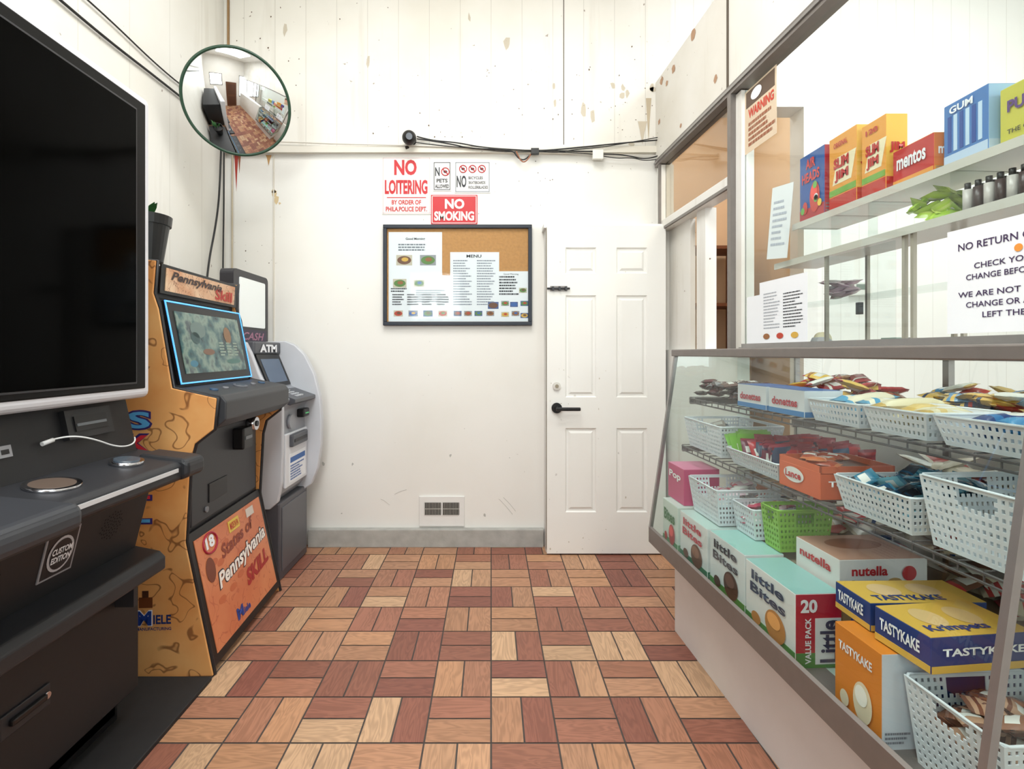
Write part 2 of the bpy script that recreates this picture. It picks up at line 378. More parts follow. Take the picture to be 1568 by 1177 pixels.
# ------------------------------------------------------------------ panel door
def panel_door():
    e = empty('door_1', (0.345, 3.10, 0.012))
    W, H, T = 0.735, 2.025, 0.045
    px = [(0.115, 0.305), (0.43, 0.62)]; pz = [(0.255, 0.775), (0.965, 1.595), (1.73, 1.89)]
    xs = [0] + [v for p in px for v in p] + [W]; zs = [0] + [v for p in pz for v in p] + [H]
    bm = bmesh.new()
    def q(pts): bm.faces.new([bm.verts.new(p) for p in pts])
    for i in range(len(xs) - 1):
        for j in range(len(zs) - 1):
            x0, x1, z0, z1 = xs[i], xs[i + 1], zs[j], zs[j + 1]
            if i % 2 == 1 and j % 2 == 1:
                rings = []
                for ins, d in ((0, 0), (0.007, 0.010), (0.018, 0.010), (0.032, 0.002)):
                    rings.append([(x0 + ins, d, z0 + ins), (x1 - ins, d, z0 + ins), (x1 - ins, d, z1 - ins), (x0 + ins, d, z1 - ins)])
                for a, b in zip(rings, rings[1:]):
                    for k in range(4): q([a[k], a[(k + 1) % 4], b[(k + 1) % 4], b[k]])
                q(rings[-1])
            else: q([(x0, 0, z0), (x1, 0, z0), (x1, 0, z1), (x0, 0, z1)])
    for pts in ([(0, 0, 0), (0, T, 0), (0, T, H), (0, 0, H)], [(W, 0, 0), (W, T, 0), (W, T, H), (W, 0, H)],
                [(0, 0, H), (W, 0, H), (W, T, H), (0, T, H)], [(0, 0, 0), (W, 0, 0), (W, T, 0), (0, T, 0)], [(0, T, 0), (W, T, 0), (W, T, H), (0, T, H)]): q(pts)
    bmesh.ops.remove_doubles(bm, verts=bm.verts, dist=1e-5); bmesh.ops.recalc_face_normals(bm, faces=bm.faces)
    me = bpy.data.meshes.new('leaf'); bm.to_mesh(me); bm.free()
    link_mesh('leaf', me, e, wall_mat('door_paint', (238, 237, 233), stain=0.3))
    cyl(e, 'rose', (0.06, 0, 0.9), (0.06, -0.014, 0.9), 0.032, BLACK)
    cyl(e, 'neck', (0.06, -0.01, 0.9), (0.06, -0.05, 0.9), 0.011, BLACK)
    box(e, 'lever', 0.05, 0.20, -0.058, -0.042, 0.886, 0.908, BLACK, bev=0.006)
    cyl(e, 'deadbolt', (0.06, 0, 1.035), (0.06, -0.012, 1.035), 0.024, C(215, 212, 205, 0.3))
    cyl(e, 'key_cylinder', (0.06, -0.01, 1.035), (0.06, -0.018, 1.035), 0.011, C(150, 140, 120, 0.3))
    box(e, 'bolt_plate', 0.02, 0.125, -0.004, 0, 1.62, 1.652, ALUD)
    cyl(e, 'bolt', (0.0, -0.011, 1.636), (0.14, -0.011, 1.636), 0.006, DKGREY)
    for x in (0.03, 0.07, 0.11): box(e, 'staple', x, x + 0.012, -0.02, -0.002, 1.624, 1.648, DKGREY)
    box(e, 'latch_plate', -0.003, 0.001, 0.01, 0.035, 0.86, 0.94, ALUD)
    box(e, 'edge_grime', -0.0015, 0.001, 0.004, T - 0.002, 0.02, H - 0.01, C(150, 142, 128, 0.7))  # even, darker strip over the leaf's left edge
    marks(e, 0.02, 0.7, 0.02, 2.0, 26, -0.0008, C(195, 188, 174, 0.8), 0.0015, 0.005, cluster=[(0.06, 1.0, .1), (0.3, 0.08, .15)])
    f = empty('door_frame')
    box(f, 'head', 0.33, 1.09, 3.145, BY, 2.035, 2.06, WHITE); box(f, 'jamb_l', 0.345, 0.37, 3.15, BY, 0, 2.035, WHITE); box(f, 'jamb_r', 1.06, 1.085, 3.15, BY, 0, 2.035, WHITE)
panel_door()

# ------------------------------------------------------------------ signs on the back wall
S = 234.9
def wx(u): return (u - 752) / S
def wz(v): return 1.25 - (v - 540) / S
def sign(name, u0, v0, u1, v1, mat, t=0.004, border=None):
    e = empty(name, (wx(u0), BY, wz(v1)))
    w, h = (u1 - u0) / S, (v1 - v0) / S
    box(e, 'plate', 0, w, -t, 0, 0, h, mat, bev=0.001)
    if border:
        b = 0.006; k = 0.004
        for a in ((b, w - b, b, b + k), (b, w - b, h - b - k, h - b), (b, b + k, b, h - b), (w - b - k, w - b, b, h - b)):
            box(e, 'border', a[0], a[1], -t - 0.0008, -t, a[2], a[3], border)
    return e, w, h, -t
SW = C(230, 228, 223, 0.35)
e, w, h, t = sign('no_loitering_sign', 585, 240, 660, 328, SW, border=C(215, 190, 190))
text(e, 'NO', (0.25 * w, t, 0.68 * h), X, Z, 0.46 * w, 0.27 * h, RED, 0.04)
text(e, 'LOITERING', (0.06 * w, t, 0.35 * h), X, Z, 0.87 * w, 0.25 * h, RED, 0.04)
text(e, 'BY ORDER OF', (0.2 * w, t, 0.17 * h), X, Z, 0.6 * w, 0.08 * h, RED, 0.03)
text(e, 'PHILA.POLICE DEPT.', (0.08 * w, t, 0.05 * h), X, Z, 0.84 * w, 0.085 * h, RED, 0.03)
box(e, 'rule', 0.1 * w, 0.9 * w, t - 0.001, t, 0.285 * h, 0.3 * h, RED)
e, w, h, t = sign('no_pets_sign', 663, 247, 691, 292, SW, border=INK)
text(e, 'N', (0.12 * w, t, 0.5 * h), X, Z, 0.25 * w, 0.3 * h, INK, 0.03)
def prohib(par, cx, cz, r, yy):
    pts = [(cx + r * math.cos(a), yy - 0.002, cz + r * math.sin(a)) for a in [2 * math.pi * i / 20 for i in range(20)]]
    tube(par, 'prohibition_ring', pts, r * 0.12, RED, cyclic=True)
    tube(par, 'prohibition_bar', [(cx - r * .7, yy - 0.002, cz + r * .7), (cx + r * .7, yy - 0.002, cz - r * .7)], r * 0.12, RED, smooth=False)
    disc(par, 'pictogram', (cx, yy, cz), X, Z, r * 0.5, r * 0.35, INK)
prohib(e, 0.68 * w, 0.65 * h, 0.21 * w, t)
text(e, 'PETS', (0.2 * w, t, 0.28 * h), X, Z, 0.6 * w, 0.13 * h, INK, 0.03)
text(e, 'ALLOWED', (0.12 * w, t, 0.09 * h), X, Z, 0.76 * w, 0.13 * h, INK, 0.03)
e, w, h, t = sign('no_bicycles_sign', 696, 247, 751, 295, SW, border=GREYINK)
for i in range(3): prohib(e, (0.24 + 0.26 * i) * w, 0.76 * h, 0.1 * w, t)
text(e, 'NO', (0.06 * w, t, 0.17 * h), X, Z, 0.27 * w, 0.38 * h, INK, 0.03)
for i, s in enumerate(('BICYCLES', 'SKATEBOARDS', 'ROLLERBLADES')):
    text(e, s, (0.39 * w, t, (0.43 - 0.15 * i) * h), X, Z, (0.4 + 0.07 * i) * w, 0.09 * h, INK, 0.02)
e, w, h, t = sign('no_smoking_sign', 660, 298, 731, 343, C(196, 28, 38, 0.35), border=C(240, 235, 232))
text(e, 'NO', (0.3 * w, t, 0.52 * h), X, Z, 0.42 * w, 0.34 * h, SW, 0.04)
text(e, 'SMOKING', (0.07 * w, t, 0.12 * h), X, Z, 0.86 * w, 0.32 * h, SW, 0.04)

# bulletin board
e = empty('bulletin_board', (wx(588), BY, wz(498)))
w, h = (814 - 588) / S, (498 - 345) / S
cork = M('cork', (196, 142, 86), 0.8, var=0.25, scale=60, bump=0.2)
box(e, 'cork', 0.01, w - 0.01, -0.015, 0, 0.01, h - 0.01, cork)
f = 0.024
for a in ((0, w, 0, f), (0, w, h - f, h), (0, f, f, h - f), (w - f, w, f, h - f)):
    box(e, 'frame', a[0], a[1], -0.035, 0, a[2], a[3], C(22, 30, 44, 0.4), bev=0.003)
def bp(x0, x1, z0, z1, n=0): box(e, 'pinned_paper', x0 * w, x1 * w, -0.0165 - n * 0.0008, -0.0155, z0 * h, z1 * h, PAPER); return -0.0165 - n * 0.0008
t = bp(0.035, 0.395, 0.50, 0.93)
t2 = bp(0.035, 0.46, 0.04, 0.50, 1)
t3 = bp(0.45, 0.78, 0.04, 0.73, 2)
t4 = bp(0.76, 0.975, 0.04, 0.54, 1)
text(e, 'Good Morning', (0.15 * w, t, 0.845 * h), X, Z, 0.13 * w, 0.03 * h, INK, 0.02)
lines(e, (0.1 * w, t, 0.74 * h), X, Z, 0.24 * w, 0.08 * h, 3, GREYINK)
FOOD = [C(150, 95, 50), C(190, 60, 40), C(215, 170, 70), C(110, 70, 45), C(90, 130, 60), C(60, 100, 170)]
def food(cx, cz, tt, r=0.025):
    box(e, 'photo_print', cx * w - r * 1.15, cx * w + r * 1.15, tt - 0.0005, tt, cz * h - r * 0.75, cz * h + r * 0.75, random.choice([C(150, 150, 155), C(70, 90, 140), C(200, 190, 170)]))
    disc(e, 'plate_photo', (cx * w, tt - 0.0005, cz * h), X, Z, r, r * 0.6, random.choice(FOOD), off=0.0006)
    disc(e, 'plate_photo', (cx * w + r * .1, tt - 0.001, cz * h + r * .1), X, Z, r * .5, r * 0.3, random.choice(FOOD), off=0.0009)
food(0.14, 0.65, t, 0.045); food(0.3, 0.65, t, 0.045)
for cx in (0.1, 0.2, 0.3, 0.4):
    lines(e, ((cx - 0.04) * w, t2, 0.2 * h), X, Z, 0.08 * w, 0.12 * h, 5, INK)
    food(cx, 0.12, t2, 0.026)
food(0.11, 0.42, t2, 0.038); lines(e, (0.05 * w, t2, 0.33 * h), X, Z, 0.12 * w, 0.05 * h, 2, INK)
food(0.24, 0.42, t2, 0.03)
lines(e, (0.22 * w, t2, 0.23 * h), X, Z, 0.2 * w, 0.13 * h, 6, C(150, 155, 165))
for k in range(2): lines(e, ((0.47 + 0.16 * k) * w, t3, 0.2 * h), X, Z, 0.13 * w, 0.46 * h, 18, C(130, 136, 150), 0.4)
text(e, 'MENU', (0.56 * w, t3, 0.675 * h), X, Z, 0.1 * w, 0.03 * h, INK, 0.02)
for cx in (0.5, 0.57, 0.64, 0.72): food(cx, 0.12, t3, 0.022)
food(0.74, 0.2, t3, 0.03)
lines(e, (0.78 * w, t4, 0.3 * h), X, Z, 0.14 * w, 0.2 * h, 7, INK)
text(e, 'Good Morning', (0.81 * w, t4, 0.5 * h), X, Z, 0.1 * w, 0.02 * h, INK)
for cx, cz in ((0.82, 0.22), (0.88, 0.21), (0.94, 0.35), (0.95, 0.22), (0.82, 0.11), (0.89, 0.12), (0.95, 0.1)): food(cx, cz, t4, 0.022)
box(e, 'cover_glass', f, w - f, -0.028, -0.0265, f, h - f, glass_mat('board_glass', (250, 252, 252), 0.008, 0.05, 0.3))

# security camera + wiring
e = empty('security_camera', (wx(630), BY, wz(217)))
cyl(e, 'mount', (0, 0, 0), (0, -0.03, 0), 0.035, BLACK)
cyl(e, 'arm', (0, -0.03, 0), (0, -0.055, -0.01), 0.012, BLACK)
bm = bmesh.new(); bmesh.ops.create_uvsphere(bm, u_segments=24, v_segments=14, radius=0.045, matrix=Matrix.Translation((0, -0.09, -0.01)))
me = bpy.data.meshes.new('ball'); bm.to_mesh(me); bm.free(); link_mesh('ball', me, e, BLACK, True)
cyl(e, 'lens', (0.005, -0.13, -0.02), (0.008, -0.142, -0.023), 0.02, C(60, 60, 70, 0.1))
cyl(e, 'tail', (-0.03, -0.02, -0.03), (-0.02, -0.04, -0.055), 0.012, BLACK)

def wp(pts, d=0.03): return [(wx(u), BY - d, wz(v)) for u, v in pts]
e = empty('wall_cable')
K = C(25, 25, 25, 0.5); KW = C(225, 220, 210, 0.5)
tube(e, 'black_run', wp([(640, 213), (660, 219), (700, 222), (735, 229), (770, 232), (825, 235), (880, 230), (920, 226), (960, 222), (1009, 218)], 0.045), 0.0045, K)
tube(e, 'black_run_2', wp([(640, 217), (690, 224), (720, 232), (785, 233), (792, 246), (802, 250), (812, 240), (830, 234), (870, 236), (912, 236)], 0.05), 0.0045, K)
tube(e, 'black_run_3', wp([(636, 222), (680, 228), (730, 231), (780, 237), (830, 236), (880, 238), (905, 240)], 0.048), 0.003, K)
tube(e, 'black_run_4', wp([(822, 236), (850, 239), (880, 233), (930, 229), (1009, 214)], 0.052), 0.003, K)
tube(e, 'white_run', wp([(420, 220), (520, 224), (640, 226), (760, 232), (905, 236)], 0.042), 0.005, KW)
tube(e, 'drop_run', wp([(921, 240), (950, 240), (990, 250), (1009, 240)], 0.05), 0.004, K)
tube(e, 'drop_run_2', wp([(921, 243), (940, 247), (965, 245), (985, 251), (1009, 247)], 0.05), 0.003, K)
tube(e, 'loop_run', wp([(790, 236), (796, 252), (806, 252), (812, 240)], 0.052), 0.004, C(150, 90, 60))
tube(e, 'thin_run', wp([(820, 236), (900, 240), (1000, 242)], 0.045), 0.003, KW)
box(e, 'junction', wx(905), wx(921), BY - 0.06, BY - 0.035, wz(248), wz(234), C(230, 228, 220), bev=0.003)
box(e, 'connector', wx(812), wx(824), BY - 0.065, BY - 0.04, wz(241), wz(232), BLACK, bev=0.002)

e = empty('side_wall_cable')
tube(e, 'run_1', [(LX + 0.012, y, 2.66 + 0.01 * math.sin(y * 5)) for y in (0.6, 1.2, 1.8, 2.2, 2.6, 2.9, 3.2)], 0.006, K)
tube(e, 'run_2', [(LX + 0.012, y, 2.79 - 0.02 * y + 0.012 * math.sin(y * 9)) for y in (0.6, 1.2, 1.8, 2.2, 2.6, 2.9, 3.15)], 0.004, K)
tube(e, 'drop_1', [(LX + 0.02, 3.18, 2.62), (LX + 0.02, 3.17, 2.4), (LX + 0.03, 3.12, 2.1), (LX + 0.02, 3.0, 1.7), (LX + 0.02, 2.98, 1.3)], 0.006, K)
tube(e, 'drop_2', [(LX + 0.015, 3.22, 2.62), (LX + 0.015, 3.22, 2.2), (LX + 0.02, 3.2, 1.9), (LX + 0.015, 3.2, 1.3)], 0.005, K)
tube(e, 'drop_3', [(LX + 0.05, BY - 0.012, 2.54), (LX + 0.045, BY - 0.012, 2.1), (LX + 0.05, BY - 0.012, 1.3)], 0.006, C(190, 178, 155))
tube(e, 'drop_4', [(LX + 0.03, BY - 0.03, CZ - .02), (LX + 0.03, BY - 0.03, 3.2), (LX + 0.03, BY - 0.03, 2.6)], 0.006, C(150, 118, 78))

# ------------------------------------------------------------------ convex mirror
def mirror():
    c = Vector((-1.345, 2.66, 2.575)); n = Vector((0.40, -0.80, -0.42)).normalized()
    e = empty('convex_security_mirror', c); e.rotation_mode = 'QUATERNION'; e.rotation_quaternion = n.to_track_quat('Z', 'Y')
    R = 0.258; sag = 0.055; rings = 14; seg = 64
    bm = bmesh.new(); rs = (R * R + sag * sag) / (2 * sag)
    top = bm.verts.new((0, 0, sag)); prev = None
    for i in range(1, rings + 1):
        r = R * i / rings; z = math.sqrt(rs * rs - r * r) - (rs - sag)
        ring = [bm.verts.new((r * math.cos(2 * math.pi * k / seg), r * math.sin(2 * math.pi * k / seg), z)) for k in range(seg)]
        for k in range(seg):
            if prev is None: bm.faces.new((top, ring[k], ring[(k + 1) % seg]))
            else: bm.faces.new((prev[k], ring[k], ring[(k + 1) % seg], prev[(k + 1) % seg]))
        prev = ring
    me = bpy.data.meshes.new('face'); bm.to_mesh(me); bm.free()
    link_mesh('face', me, e, M('mirror_silver', (232, 233, 233), 0.01, 1.0, 0.0), True)
    tube(e, 'rim', [(R * math.cos(a), R * math.sin(a), 0) for a in [2 * math.pi * i / 40 for i in range(40)]], 0.008, C(28, 62, 42, 0.4), cyclic=True)
    cyl(e, 'back', (0, 0, -0.03), (0, 0, -0.004), 0.15, C(60, 60, 60), R - 0.01, seg=48)
    f = Vector((-1.73, 3.15, 2.62)) - c
    loc = e.rotation_quaternion.inverted() @ f
    tube(e, 'arm', [(0, 0, -0.03), tuple(loc * 0.5 + Vector((0, 0, -0.05))), tuple(loc)], 0.012, ALUD)
mirror()

# ------------------------------------------------------------------ skill game cabinet
def orange_art(name, a, b, d, sc, amt=0.75):
    m = bpy.data.materials.new(name); m.use_nodes = True
    nt = m.node_tree; N = nt.nodes; L = nt.links; bs = N['Principled BSDF']
    tc = N.new('ShaderNodeTexCoord')
    n1 = N.new('ShaderNodeTexNoise'); n1.inputs['Scale'].default_value = sc; n1.inputs['Detail'].default_value = 5
    L.new(tc.outputs['Object'], n1.inputs['Vector'])
    n2 = N.new('ShaderNodeTexNoise'); n2.inputs['Scale'].default_value = sc * 4; n2.inputs['Detail'].default_value = 0; n2.inputs['Distortion'].default_value = 1.2
    L.new(tc.outputs['Object'], n2.inputs['Vector'])
    cr = N.new('ShaderNodeValToRGB'); e0 = cr.color_ramp.elements
    e0[0].position = 0.3; e0[0].color = lin(a); e0[1].position = 0.7; e0[1].color = lin(b)
    L.new(n1.outputs['Fac'], cr.inputs[0])
    sb = N.new('ShaderNodeMath'); sb.operation = 'SUBTRACT'; sb.inputs[1].default_value = 0.64; L.new(n2.outputs['Fac'], sb.inputs[0])
    ab = N.new('ShaderNodeMath'); ab.operation = 'ABSOLUTE'; L.new(sb.outputs[0], ab.inputs[0])
    mr = N.new('ShaderNodeMapRange'); mr.inputs[1].default_value = 0.008; mr.inputs[2].default_value = 0.035; mr.inputs[3].default_value = amt; mr.inputs[4].default_value = 0.0
    L.new(ab.outputs[0], mr.inputs[0])
    mx = N.new('ShaderNodeMix'); mx.data_type = 'RGBA'; mx.inputs[7].default_value = lin(d)
    L.new(mr.outputs[0], mx.inputs[0]); L.new(cr.outputs[0], mx.inputs[6]); L.new(mx.outputs[2], bs.inputs['Base Color'])
    bs.inputs['Roughness'].default_value = 0.4
    return m
OSIDE = orange_art('cabinet_side_art', (236, 184, 120), (212, 134, 66), (112, 60, 30), 3)
OFRONT = orange_art('cabinet_door_art', (220, 140, 96), (204, 114, 76), (185, 95, 64), 4)
def screen_mat(name, cols, sc, emit):
    m = bpy.data.materials.new(name); m.use_nodes = True
    nt = m.node_tree; N = nt.nodes; L = nt.links; bs = N['Principled BSDF']
    tc = N.new('ShaderNodeTexCoord'); n1 = N.new('ShaderNodeTexNoise'); n1.inputs['Scale'].default_value = sc; n1.inputs['Detail'].default_value = 3
    L.new(tc.outputs['Object'], n1.inputs['Vector'])
    cr = N.new('ShaderNodeValToRGB'); els = cr.color_ramp.elements
    while len(els) < len(cols): els.new(0.5)
    for i, c in enumerate(cols): els[i].position = 0.3 + 0.4 * i / (len(cols) - 1); els[i].color = lin(c)
    L.new(n1.outputs['Fac'], cr.inputs[0]); L.new(cr.outputs[0], bs.inputs['Base Color']); L.new(cr.outputs[0], bs.inputs['Emission Color'])
    bs.inputs['Emission Strength'].default_value = emit; bs.inputs['Roughness'].default_value = 0.12
    return m

def skill_game():
    e = empty('arcade_game_cabinet', (-1.073, 1.935, 0.0), math.radians(3.0))
    prof = [(-0.60, 0.005), (0.0, 0.005), (-0.105, 0.52), (-0.088, 0.83), (-0.07, 0.90), (0.0, 0.955), (0.012, 1.075), (-0.155, 1.115), (-0.205, 1.42), (-0.225, 1.48), (-0.215, 1.605), (-0.60, 1.64)]
    Wd = 0.71
    prism(e, 'side_near', prof, 0, 0.02, OSIDE, 0.003)
    prism(e, 'side_far', prof, Wd - 0.02, Wd, OSIDE, 0.003)
    tube(e, 'edge_mould', [(a + 0.002, 0.012, z) for a, z in prof[1:]], 0.007, CHAR, smooth=False)
    tube(e, 'edge_mould_2', [(a + 0.002, Wd - 0.01, z) for a, z in prof[1:]], 0.009, CHAR, smooth=False)
    inner = [(-0.59, 0.03), (-0.015, 0.03), (-0.118, 0.52), (-0.12, 0.93), (-0.05, 1.0), (-0.15, 1.10), (-0.218, 1.42), (-0.24, 1.47), (-0.235, 1.595), (-0.59, 1.63)]
    prism(e, 'body', inner, 0.02, Wd - 0.02, CHAR)
    for i, ch in enumerate('SKILL'):
        text(e, ch, (-0.325, -0.0005, 0.955 - i * 0.09), X, Z, 0.10, 0.078, C(60, 45, 110), 0.08, off=0.001)
        text(e, ch, (-0.317, -0.002, 0.962 - i * 0.09), X, Z, 0.084, 0.064, C(215, 50, 62) if i % 2 else C(90, 165, 215), 0.03, off=0.001)
    text(e, 'M', (-0.285, -0.0005, 0.205), X, Z, 0.06, 0.062, C(240, 240, 245), 0.05)
    text(e, 'M', (-0.283, -0.0015, 0.208), X, Z, 0.055, 0.055, C(30, 60, 140), 0.04)
    text(e, 'IELE', (-0.222, -0.0005, 0.212), X, Z, 0.066, 0.035, C(30, 50, 110), 0.03)
    text(e, 'MANUFACTURING', (-0.285, -0.0005, 0.188), X, Z, 0.13, 0.012, C(30, 50, 110), 0.02)
    box(e, 'logo_block', -0.275, -0.225, -0.002, 0, 0.275, 0.315, C(110, 60, 30)); box(e, 'logo_block_2', -0.262, -0.24, -0.003, 0, 0.315, 0.34, C(70, 40, 25))
    o = Vector((-0.148, 0.03, 1.125)); up = (Vector((-0.212, 0.03, 1.455)) - o); H = up.length; up.normalize()
    n = Y.cross(up)
    slab(e, 'bezel', o, Y, up, Wd - 0.06, H, 0.012, BLACK)
    led = M('blue_led', (90, 175, 250), 0.4, emit=0.9)
    fw = Wd - 0.06
    for a, b, c, d in ((0, fw, 0, 0.006), (0, fw, H - 0.006, H), (0, 0.006, 0, H), (fw - 0.006, fw, 0, H)):
        slab(e, 'led_strip', o + Y * a + up * c + n * 0.011, Y, up, b - a, d - c, 0.004, led)
    scr = screen_mat('game_screen', [(26, 42, 48), (58, 92, 94), (120, 140, 128), (64, 76, 80)], 14, 0.10)
    slab(e, 'screen', o + Y * 0.05 + up * 0.04 + n * 0.012, Y, up, fw - 0.10, H - 0.08, 0.003, scr)
    so = o + n * 0.0155
    for (a, b, ra, rb, c) in ((0.20, 0.225, 0.06, 0.035, (104, 122, 118)), (0.17, 0.19, 0.035, 0.025, (60, 84, 84)), (0.26, 0.13, 0.05, 0.014, (120, 92, 76)), (0.46, 0.21, 0.035, 0.04, (132, 100, 72)), (0.12, 0.08, 0.03, 0.014, (70, 120, 140)), (0.48, 0.085, 0.07, 0.012, (80, 115, 108))):
        disc(e, 'screen_graphic', so + Y * a + up * b, Y, up, ra, rb, C(*c, emit=0.05), off=0.0005)
    for k in range(3): lines(e, so + Y * (0.36 + 0.07 * k) + up * 0.11, Y, up, 0.055, 0.07, 5, C(150, 165, 150, emit=0.1), off=0.001)
    mo = Vector((-0.222, 0.03, 1.485)); mu = (Vector((-0.215, 0.03, 1.60)) - mo); mh = mu.length; mu.normalize()
    slab(e, 'marquee_frame', mo, Y, mu, fw, mh, 0.006, BLACK)
    mn = Y.cross(mu)
    slab(e, 'marquee', mo + Y * 0.03 + mu * 0.012 + mn * 0.006, Y, mu, fw - 0.06, mh - 0.024, 0.003, orange_art('marquee_art', (240, 210, 176), (205, 140, 96), (120, 60, 40), 9))
    text(e, 'Pennsylvania', mo + Y * 0.06 + mu * 0.05 + mn * 0.01, Y, mu, 0.42, 0.045, C(60, 40, 40), 0.03, shear=0.3)
    text(e, 'Skill', mo + Y * 0.42 + mu * 0.02 + mn * 0.01, Y, mu, 0.17, 0.05, C(190, 50, 40), 0.03)
    prism(e, 'control_deck', [(-0.17, 1.09), (-0.15, 1.118), (0.02, 1.085), (0.04, 1.06), (0.038, 0.99), (0.0, 0.955), (-0.12, 0.95)], 0.022, Wd + 0.012, DKGREY, 0.005)
    dn = Vector((0.19, 0, 0.98)).normalized()
    for yv, r, mt in ((0.12, 0.016, C(50, 80, 110)), (0.22, 0.012, C(120, 120, 125)), (0.36, 0.03, C(100, 102, 108)), (0.36, 0.02, C(60, 70, 80)), (0.5, 0.012, C(120, 120, 125)), (0.6, 0.016, C(50, 80, 110))):
        p = Vector((-0.055, yv, 1.1)); cyl(e, 'button', p - dn * 0.004, p + dn * (0.006 if r != 0.02 else 0.008), r, mt)
    box(e, 'upper_door', -0.12, -0.107, 0.05, Wd - 0.05, 0.56, 0.925, DKGREY, bev=0.004)
    box(e, 'bill_housing', -0.11, -0.055, 0.40, 0.50, 0.80, 0.9, BLACK, bev=0.008)
    box(e, 'bill_slot', -0.056, -0.052, 0.415, 0.485, 0.845, 0.86, C(120, 125, 130))
    cyl(e, 'lock', (-0.107, 0.57, 0.9), (-0.065, 0.57, 0.9), 0.032, STEEL); cyl(e, 'lock_core', (-0.066, 0.57, 0.9), (-0.06, 0.57, 0.9), 0.014, DKGREY)
    cyl(e, 'lock_small', (-0.107, 0.16, 0.6), (-0.1, 0.16, 0.6), 0.012, C(120, 120, 124))
    box(e, 'emboss', -0.107, -0.102, 0.18, 0.34, 0.62, 0.7, CHAR, bev=0.002)
    o = Vector((-0.010, 0.015, 0.03)); up = Vector((-0.117, 0.015, 0.54)) - o; H = up.length; up.normalize(); n = Y.cross(up)
    slab(e, 'door_border', o, Y, up, Wd - 0.03, H, 0.012, BLACK)
    slab(e, 'door_art', o + Y * 0.03 + up * 0.035 + n * 0.012, Y, up, Wd - 0.09, H - 0.07, 0.003, OFRONT)
    q = o + n * 0.0155
    up2 = (up + Y * 0.16).normalized(); xd = (Y * 1 + up * 0.10).normalized()
    text(e, 'Pennsylvania', q + Y * 0.13 + up * 0.215, xd, up2, 0.50, 0.095, C(45, 45, 60), 0.06)
    text(e, 'Pennsylvania', q + Y * 0.135 + up * 0.22 + n * 0.001, xd, up2, 0.49, 0.085, C(245, 236, 228), 0.03)
    text(e, 'SKILL', q + Y * 0.36 + up * 0.145, xd, up2, 0.25, 0.075, C(165, 40, 38), 0.05)
    text(e, 'States of', q + Y * 0.2 + up * 0.34, xd, up2, 0.32, 0.06, C(140, 60, 40), 0.03)
    for k in range(8): disc(e, 'art_splash', q + Y * random.uniform(.1, .5) + up * random.uniform(.1, .42), Y, up, 0.03, 0.015, C(196, 104, 66), off=0.0002)
    disc(e, 'keystone', q + Y * 0.1 + up * 0.34, Y, up, 0.035, 0.05, C(120, 60, 40))
    text(e, '18', q + Y * 0.1 + up * 0.42, Y, up, 0.07, 0.05, PAPER, 0.05)
    tube(e, 'age_ring', [q + n * 0.002 + Y * (0.135 + 0.055 * math.cos(a)) + up * (0.44 + 0.04 * math.sin(a)) for a in [2 * math.pi * i / 20 for i in range(20)]], 0.004, C(170, 30, 60), cyclic=True)
    slab(e, 'sticker', q + Y * 0.3 + up * 0.42, Y, up, 0.1, 0.05, 0.002, C(225, 195, 80)); slab(e, 'sticker_2', q + Y * 0.48 + up * 0.43, Y, up, 0.08, 0.04, 0.002, C(215, 205, 195))
    text(e, 'MADE IN PA', q + Y * 0.31 + up * 0.43 + n * 0.002, Y, up, 0.08, 0.03, RED, 0.02)
    text(e, 'M', q + Y * 0.22 + up * 0.06, Y, up, 0.06, 0.05, C(30, 60, 140), 0.05)
    text(e, 'iele', q + Y * 0.285 + up * 0.06, Y, up, 0.06, 0.03, C(30, 60, 140), 0.03)
skill_game()

def plant():
    e = empty('potted_plant', (-1.465, 2.13, 1.637))
    bm = bmesh.new()
    prof = [(0.062, 0), (0.085, 0.155), (0.092, 0.155), (0.096, 0.195), (0.088, 0.195), (0.08, 0.15), (0.0, 0.15)]
    sg = 28; rings = []
    for r, z in [(0, 0)] + prof:
        rings.append([bm.verts.new((r * math.cos(2 * math.pi * k / sg), r * math.sin(2 * math.pi * k / sg), z)) for k in range(sg)])
    for a, b in zip(rings, rings[1:]):
        for k in range(sg): bm.faces.new((a[k], a[(k + 1) % sg], b[(k + 1) % sg], b[k]))
    bmesh.ops.remove_doubles(bm, verts=bm.verts, dist=1e-5)
    me = bpy.data.meshes.new('pot'); bm.to_mesh(me); bm.free(); link_mesh('pot', me, e, BLACK, False)
    vs = []; fs = []
    for i in range(12):
        a = random.uniform(2.2, 4.6) if i > 1 else -0.3; hgt = random.uniform(0.1, 0.22); out = random.uniform(0.03, 0.06)
        d = Vector((math.cos(a), math.sin(a), 0)); s = Vector((-d.y, d.x, 0))
        b0 = Vector((-0.01, 0, 0.15)) + d * 0.02; k = len(vs); wds = (0.004, 0.016, 0.014, 0.001)
        for j, tt in enumerate((0, .45, .8, 1)):
            p = b0 + d * out * tt * tt * 1.2 + Z * hgt * (tt - 0.15 * tt * tt)
            vs += [tuple(p - s * wds[j]), tuple(p + s * wds[j])]
        for j in range(3): fs.append((k + 2 * j, k + 2 * j + 1, k + 2 * j + 3, k + 2 * j + 2))
    me = bpy.data.meshes.new('leaves'); me.from_pydata(vs, [], fs); me.update(); link_mesh('leaves', me, e, C(50, 100, 50, 0.4))
plant()

